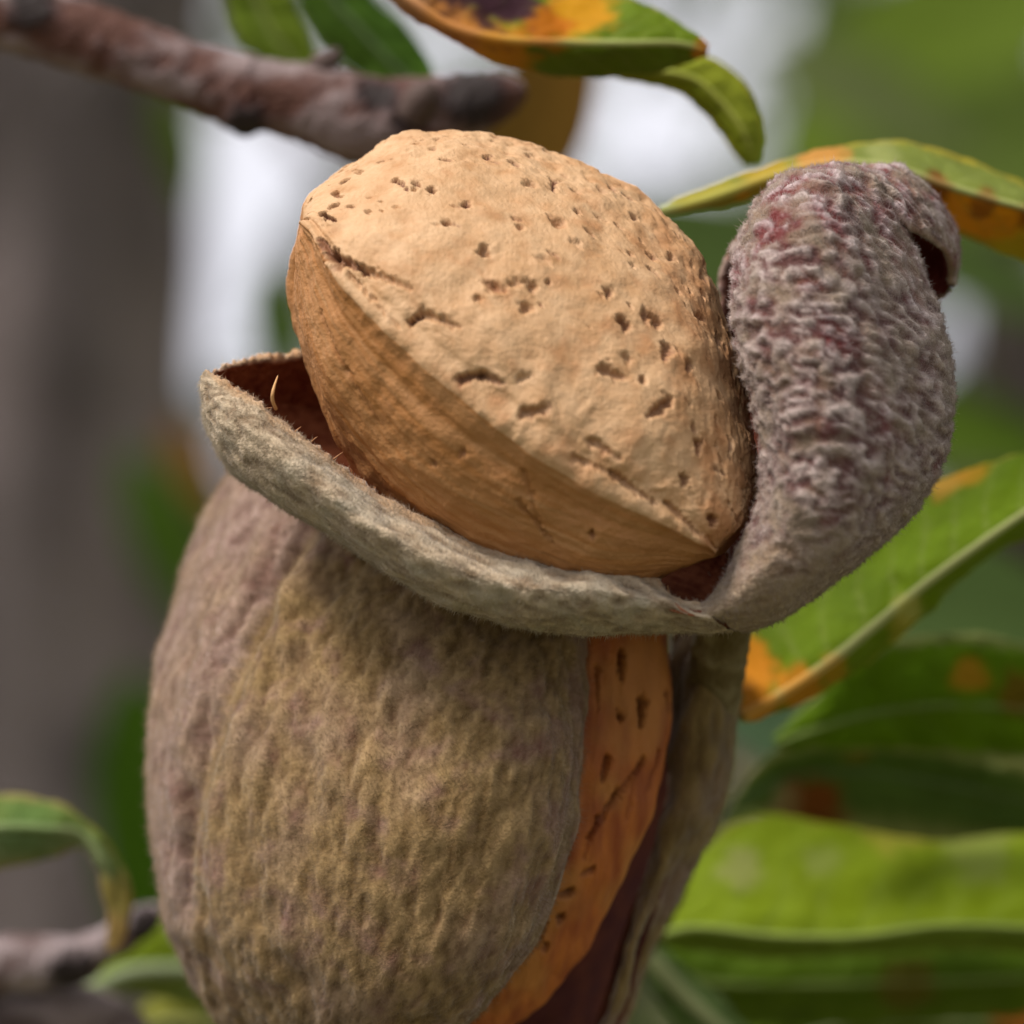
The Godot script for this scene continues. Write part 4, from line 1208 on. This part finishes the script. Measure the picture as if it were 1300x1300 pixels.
func plain_leaf() -> ArrayMesh:
	# an almond leaf 1 m long lying along +x with its face to +y; copies are scaled to their size
	var ns := 14
	var nt := 7
	var g := PackedVector3Array()
	var col := PackedColorArray()
	for i in ns:
		var s := float(i) / (ns - 1)
		var w := 0.15 * pow(sin(PI * pow(s, 0.8)), 0.9) + 0.004
		for j in nt:
			var t := float(j) / (nt - 1) * 2.0 - 1.0
			g.append(Vector3(s - 0.5, -0.16 * pow(s - 0.4, 2.0) + 0.25 * absf(t) * w, t * w) * 1000.0)
			var mid := 1.0 - absf(t)
			col.append(Color(1, 1, 1).lerp(Color(1.5, 1.5, 1.7), 0.5 if mid > 0.8 else 0.0))
	var n := grid_normals(g, ns, nt, false)
	if n[ns / 2 * nt + 3].y < 0:
		for k in n.size():
			n[k] = -n[k]
	return grid_mesh(g, n, col, ns, nt, false, true)


func far_leaves() -> void:
	# single blurred leaves: [x, y, depth mm, length in photograph pixels, angle in the picture deg, roll deg, colour, label]
	var list := [
		[1225, 40, -640, 620, -35, 55, Color(0.115, 0.18, 0.02), "broad green blurred leaf in the top right corner"],
		[1290, 190, -620, 520, -15, 40, Color(0.10, 0.15, 0.03), "blurred olive leaf below the top right corner leaf"],
		[1110, 130, -520, 330, 25, 60, Color(0.13, 0.17, 0.06), "blurred dull green leaf over the arched leaf"],
		[690, 135, -150, 330, -68, 5, Color(0.16, 0.085, 0.012), "blurred dry brown leaf between the twig end and the bright gap"],
		[250, 600, -380, 150, 60, 50, Color(0.24, 0.11, 0.03), "blurred dry tan leaf left of the split hull"],
		[350, 425, -300, 170, 80, 50, Color(0.08, 0.15, 0.01), "blurred green leaf between the bright gap and the shell"],
		[228, 190, -420, 170, 75, 65, Color(0.10, 0.16, 0.012), "blurred green leaf under the twig, by the trunk"],
		[185, 1060, -400, 420, 85, 60, Color(0.06, 0.13, 0.008), "blurred green leaf between the trunk and the khaki hull"],
		[210, 690, -500, 260, 70, 55, Color(0.07, 0.13, 0.015), "blurred green leaf beside the trunk, left of the khaki hull"],
		[1255, 560, -420, 300, 10, 55, Color(0.08, 0.14, 0.015), "blurred green leaf over the top of the large bright leaf"],
		[1240, 350, -420, 300, 20, 60, Color(0.07, 0.11, 0.03), "blurred dull leaf right of the curled hull tip"],
		[1230, 770, -160, 420, 15, 45, Color(0.085, 0.14, 0.04), "blurred grey green leaf between the large leaf and the rusty leaf"],
		[1000, 940, -150, 260, 30, 55, Color(0.09, 0.15, 0.08), "blurred blue grey leaf between the orange base and the pale arch"],
		[900, 320, -320, 380, 5, 50, Color(0.07, 0.11, 0.03), "blurred dull leaf between the shell and the standing hull half"],
	]
	for q: Array in list:
		var o := thing("almond_leaf", q[7], "leaf", "", P(q[0], q[1], q[2]) * 0.001)
		o.basis = Basis(Vector3(0, 0, 1), deg_to_rad(-float(q[4]))) * Basis(Vector3(1, 0, 0), deg_to_rad(90.0 - float(q[5]) * 0.6))
		var b := hang("blade", tinted(q[6], leaf_mesh), M.leaf, o)
		var size: float = float(q[3]) * PX * (EYE - float(q[2])) / EYE
		b.scale = Vector3(size, size, size * 1.3) * 0.001


func tinted(c: Color, m: ArrayMesh) -> ArrayMesh:
	var a := m.surface_get_arrays(0)
	var col: PackedColorArray = a[Mesh.ARRAY_COLOR]
	for k in col.size():
		col[k] = Color(col[k].r * c.r, col[k].g * c.g, col[k].b * c.b)
	a[Mesh.ARRAY_COLOR] = col
	var out := ArrayMesh.new()
	out.add_surface_from_arrays(Mesh.PRIMITIVE_TRIANGLES, a)
	return out


func crown(parent: Node3D, count: int, centre: Vector3, size: Vector3, length: float, gaps: Array, seed_: int, low: Color, high: Color) -> void:
	# leaves spread through an uneven ellipsoid; gaps: [x px, y px, rx px, ry px] where the leaves part and the sky shows
	var r := RandomNumberGenerator.new()
	r.seed = seed_
	var clump := noise(seed_, 1.0 / (size.length() * 0.12), 2)
	var where: Array[Transform3D] = []
	var tints := PackedColorArray()
	var tries := 0
	while where.size() < count and tries < count * 12:
		tries += 1
		var u := Vector3(r.randf_range(-1, 1), r.randf_range(-1, 1), r.randf_range(-1, 1))
		if u.length() > 1.0 + 0.3 * clump.get_noise_3dv(u * size):
			continue
		var p := centre + u * size
		if clump.get_noise_3dv(p) < -0.12:
			continue
		var q := EYE / (EYE - p.z * 1000.0) / PX
		var x := p.x * 1000.0 * q + 650.0
		var y := 650.0 - p.y * 1000.0 * q
		var open := false
		for k: Array in gaps:
			if pow((x - k[0]) / k[2], 2.0) + pow((y - k[1]) / k[3], 2.0) < 1.0:
				open = true
				break
		if open:
			continue
		var b := Basis.from_euler(Vector3(r.randf_range(-1.1, 1.1), r.randf_range(0, TAU), r.randf_range(-1.3, 0.4)))
		where.append(Transform3D(b.scaled(Vector3.ONE * length * r.randf_range(0.7, 1.25)), p))
		tints.append(low.lerp(high, r.randf()))
	var mm := MultiMesh.new()
	mm.transform_format = MultiMesh.TRANSFORM_3D
	mm.use_colors = true
	mm.mesh = leaf_mesh
	mm.instance_count = where.size()
	for k in where.size():
		mm.set_instance_transform(k, where[k])
		mm.set_instance_color(k, tints[k])
	var o := MultiMeshInstance3D.new()
	o.name = "crown"
	o.multimesh = mm
	o.material_override = M.leaf
	o.set_meta("kind", "stuff")
	parent.add_child(o, true)


func trunk_mesh(base: Vector3, pts: Array, radii: Array, seed_: int, tone: Color) -> ArrayMesh:
	var p := PackedVector3Array()
	for q: Vector3 in pts:
		p.append((q - base) * 1000.0)
	var r := PackedFloat32Array()
	for x: float in radii:
		r.append(x * 1000.0)
	var f := noise(seed_, 0.03, 3)
	var dark := noise(seed_ + 1, 0.03, 3)
	return tube(p, r, 90, 32, func(_s: float, _a: float, q: Vector3) -> Array:
		var k := f.get_noise_3d(q.x * 1.6, q.y * 0.35, q.z * 1.6)
		var c := tone.lerp(tone * 0.45, clampf(k * 2.2 + 0.5, 0, 1)).lerp(Color(0.04, 0.035, 0.035), clampf(dark.get_noise_3dv(q) * 3.0 - 0.9, 0, 1))
		return [6.0 * k * clampf(radii[0] * 20.0, 0.2, 1.0), c])


func setting() -> void:
	leaf_mesh = plain_leaf()
	# ---- ground: dry grass and soil, out to the horizon
	var soil := MeshInstance3D.new()
	soil.name = "ground"
	var gn := 90
	var g := PackedVector3Array()
	var col := PackedColorArray()
	var f := noise(71, 0.3, 4)
	for i in gn:
		for j in gn:
			var u := float(i) / (gn - 1) * 2.0 - 1.0
			var w := float(j) / (gn - 1) * 2.0 - 1.0
			var p := Vector3(signf(u) * pow(absf(u), 4.0) * 1500.0, 0, signf(w) * pow(absf(w), 4.0) * 1500.0)
			var k := f.get_noise_2d(p.x, p.z)
			p.y = GROUND + 0.05 * k
			g.append(p * 1000.0)
			col.append(Color(0.19, 0.155, 0.085).lerp(Color(0.09, 0.10, 0.035), clampf(k + 0.4, 0, 1)))
	var n := grid_normals(g, gn, gn, false)
	if n[gn * gn / 2].y < 0:
		for k in n.size():
			n[k] = -n[k]
	soil.mesh = grid_mesh(g, n, col, gn, gn, false, true)
	soil.material_override = M.ground
	soil.set_meta("kind", "structure")
	add_child(soil)

	# ---- the tree the fruits grow on: its trunk stands out of focus on the left
	var base := Vector3(-0.149, GROUND, -0.75)
	var o := thing("almond_tree", "grey mauve trunk standing out of focus along the left edge", "tree", "", base)
	hang("trunk", trunk_mesh(base, [base, Vector3(-0.143, -1.2, -0.76), Vector3(-0.134, -0.6, -0.76), Vector3(-0.126, -0.1, -0.75), Vector3(-0.122, 0.06, -0.75), Vector3(-0.112, 0.2, -0.75), Vector3(-0.09, 0.6, -0.78)], [0.10, 0.075, 0.06, 0.053, 0.053, 0.048, 0.03], 73, Color(0.27, 0.225, 0.225)), M.trunk, o)

	for k in 4:
		var from := Vector3(-0.1, 0.3 + 0.12 * k, -0.77)
		var to: Vector3 = [Vector3(0.55, 0.75, -0.5), Vector3(0.5, 0.95, -0.1), Vector3(0.15, 1.2, -0.9), Vector3(0.9, 0.9, -0.9)][k]
		hang("limb", trunk_mesh(base, [from, from.lerp(to, 0.5) + Vector3(0, 0.06, 0), to], [0.032, 0.022, 0.006], 140 + k, Color(0.18, 0.15, 0.15)), M.trunk, o)
	crown(o, 3600, Vector3(0.72, 0.62, -0.35), Vector3(0.68, 0.75, 0.95), 0.085, [[650, 650, 1500, 1500]], 88, Color(0.05, 0.085, 0.014), Color(0.13, 0.19, 0.03))  # out of view; placed up and right to cut the skylight on that side
	(o.get_child(o.get_child_count() - 1) as Node3D).position = -base

	# ---- neighbours in the orchard; the sky shows through gaps in their crowns
	var gaps := [[330, 220, 150, 95], [265, 340, 125, 150], [218, 470, 72, 110], [840, 170, 95, 90], [1300, 505, 55, 75], [1215, 430, 45, 45], [950, 60, 40, 60], [560, 60, 60, 50]]
	var rows := [
		[Vector3(0.25, 0.5, -3.0), Vector3(1.0, 1.15, 0.9), 2600, 0.10, "leafy almond tree standing behind the fruits", 81],
		[Vector3(-1.6, 0.5, -4.6), Vector3(1.2, 1.3, 1.1), 2200, 0.12, "almond tree behind the trunk on the left", 82],
		[Vector3(2.3, 0.5, -5.0), Vector3(1.3, 1.3, 1.1), 2200, 0.12, "almond tree behind the leaves on the right", 83],
		[Vector3(-0.2, 0.0, -8.5), Vector3(2.6, 1.7, 1.3), 3000, 0.16, "far almond tree of the next row, seen under the crowns", 84],
		[Vector3(-0.5, 0.35, 3.4), Vector3(1.5, 1.3, 1.2), 2600, 0.13, "almond tree of the row behind the photographer", 85],
		[Vector3(2.4, 0.35, 3.0), Vector3(1.3, 1.3, 1.2), 2200, 0.13, "almond tree to the right of the one behind the photographer", 86],
		[Vector3(-3.0, 0.3, 1.2), Vector3(1.2, 1.2, 1.2), 2000, 0.13, "almond tree to the left of the photographer", 87],
	]
	for q: Array in rows:
		var c: Vector3 = q[0]
		var b := Vector3(c.x, GROUND, c.z)
		var t := thing("almond_tree", q[4], "tree", "", b)
		hang("trunk", trunk_mesh(b, [b, b + Vector3(0.03, 0.5, 0), b + Vector3(0.0, 0.9, 0.05), b + Vector3(0.08, 1.5, 0), b + Vector3(0.1, 2.4, 0.1)], [0.12, 0.09, 0.08, 0.05, 0.015], int(q[5]) + 20, Color(0.16, 0.13, 0.12)), M.trunk, t)
		for k in 5:
			var a := TAU * k / 5.0 + c.x
			var from := b + Vector3(0.02, 0.8 + 0.12 * k, 0.04)
			var to := b + Vector3(cos(a) * 0.7, 1.6 + 0.15 * k, sin(a) * 0.6)
			hang("limb", trunk_mesh(b, [from, from.lerp(to, 0.5) + Vector3(0, 0.1, 0), to], [0.04, 0.028, 0.008], int(q[5]) + 30 + k, Color(0.16, 0.13, 0.12)), M.trunk, t)
		var holder := t
		crown_at(holder, q, gaps, b)


func crown_at(holder: Node3D, q: Array, gaps: Array, b: Vector3) -> void:
	crown(holder, q[2], q[0], q[1], q[3], gaps, q[5], Color(0.035, 0.055, 0.014), Color(0.12, 0.17, 0.035))
	var mm := (holder.get_child(holder.get_child_count() - 1) as MultiMeshInstance3D)
	mm.position = -b
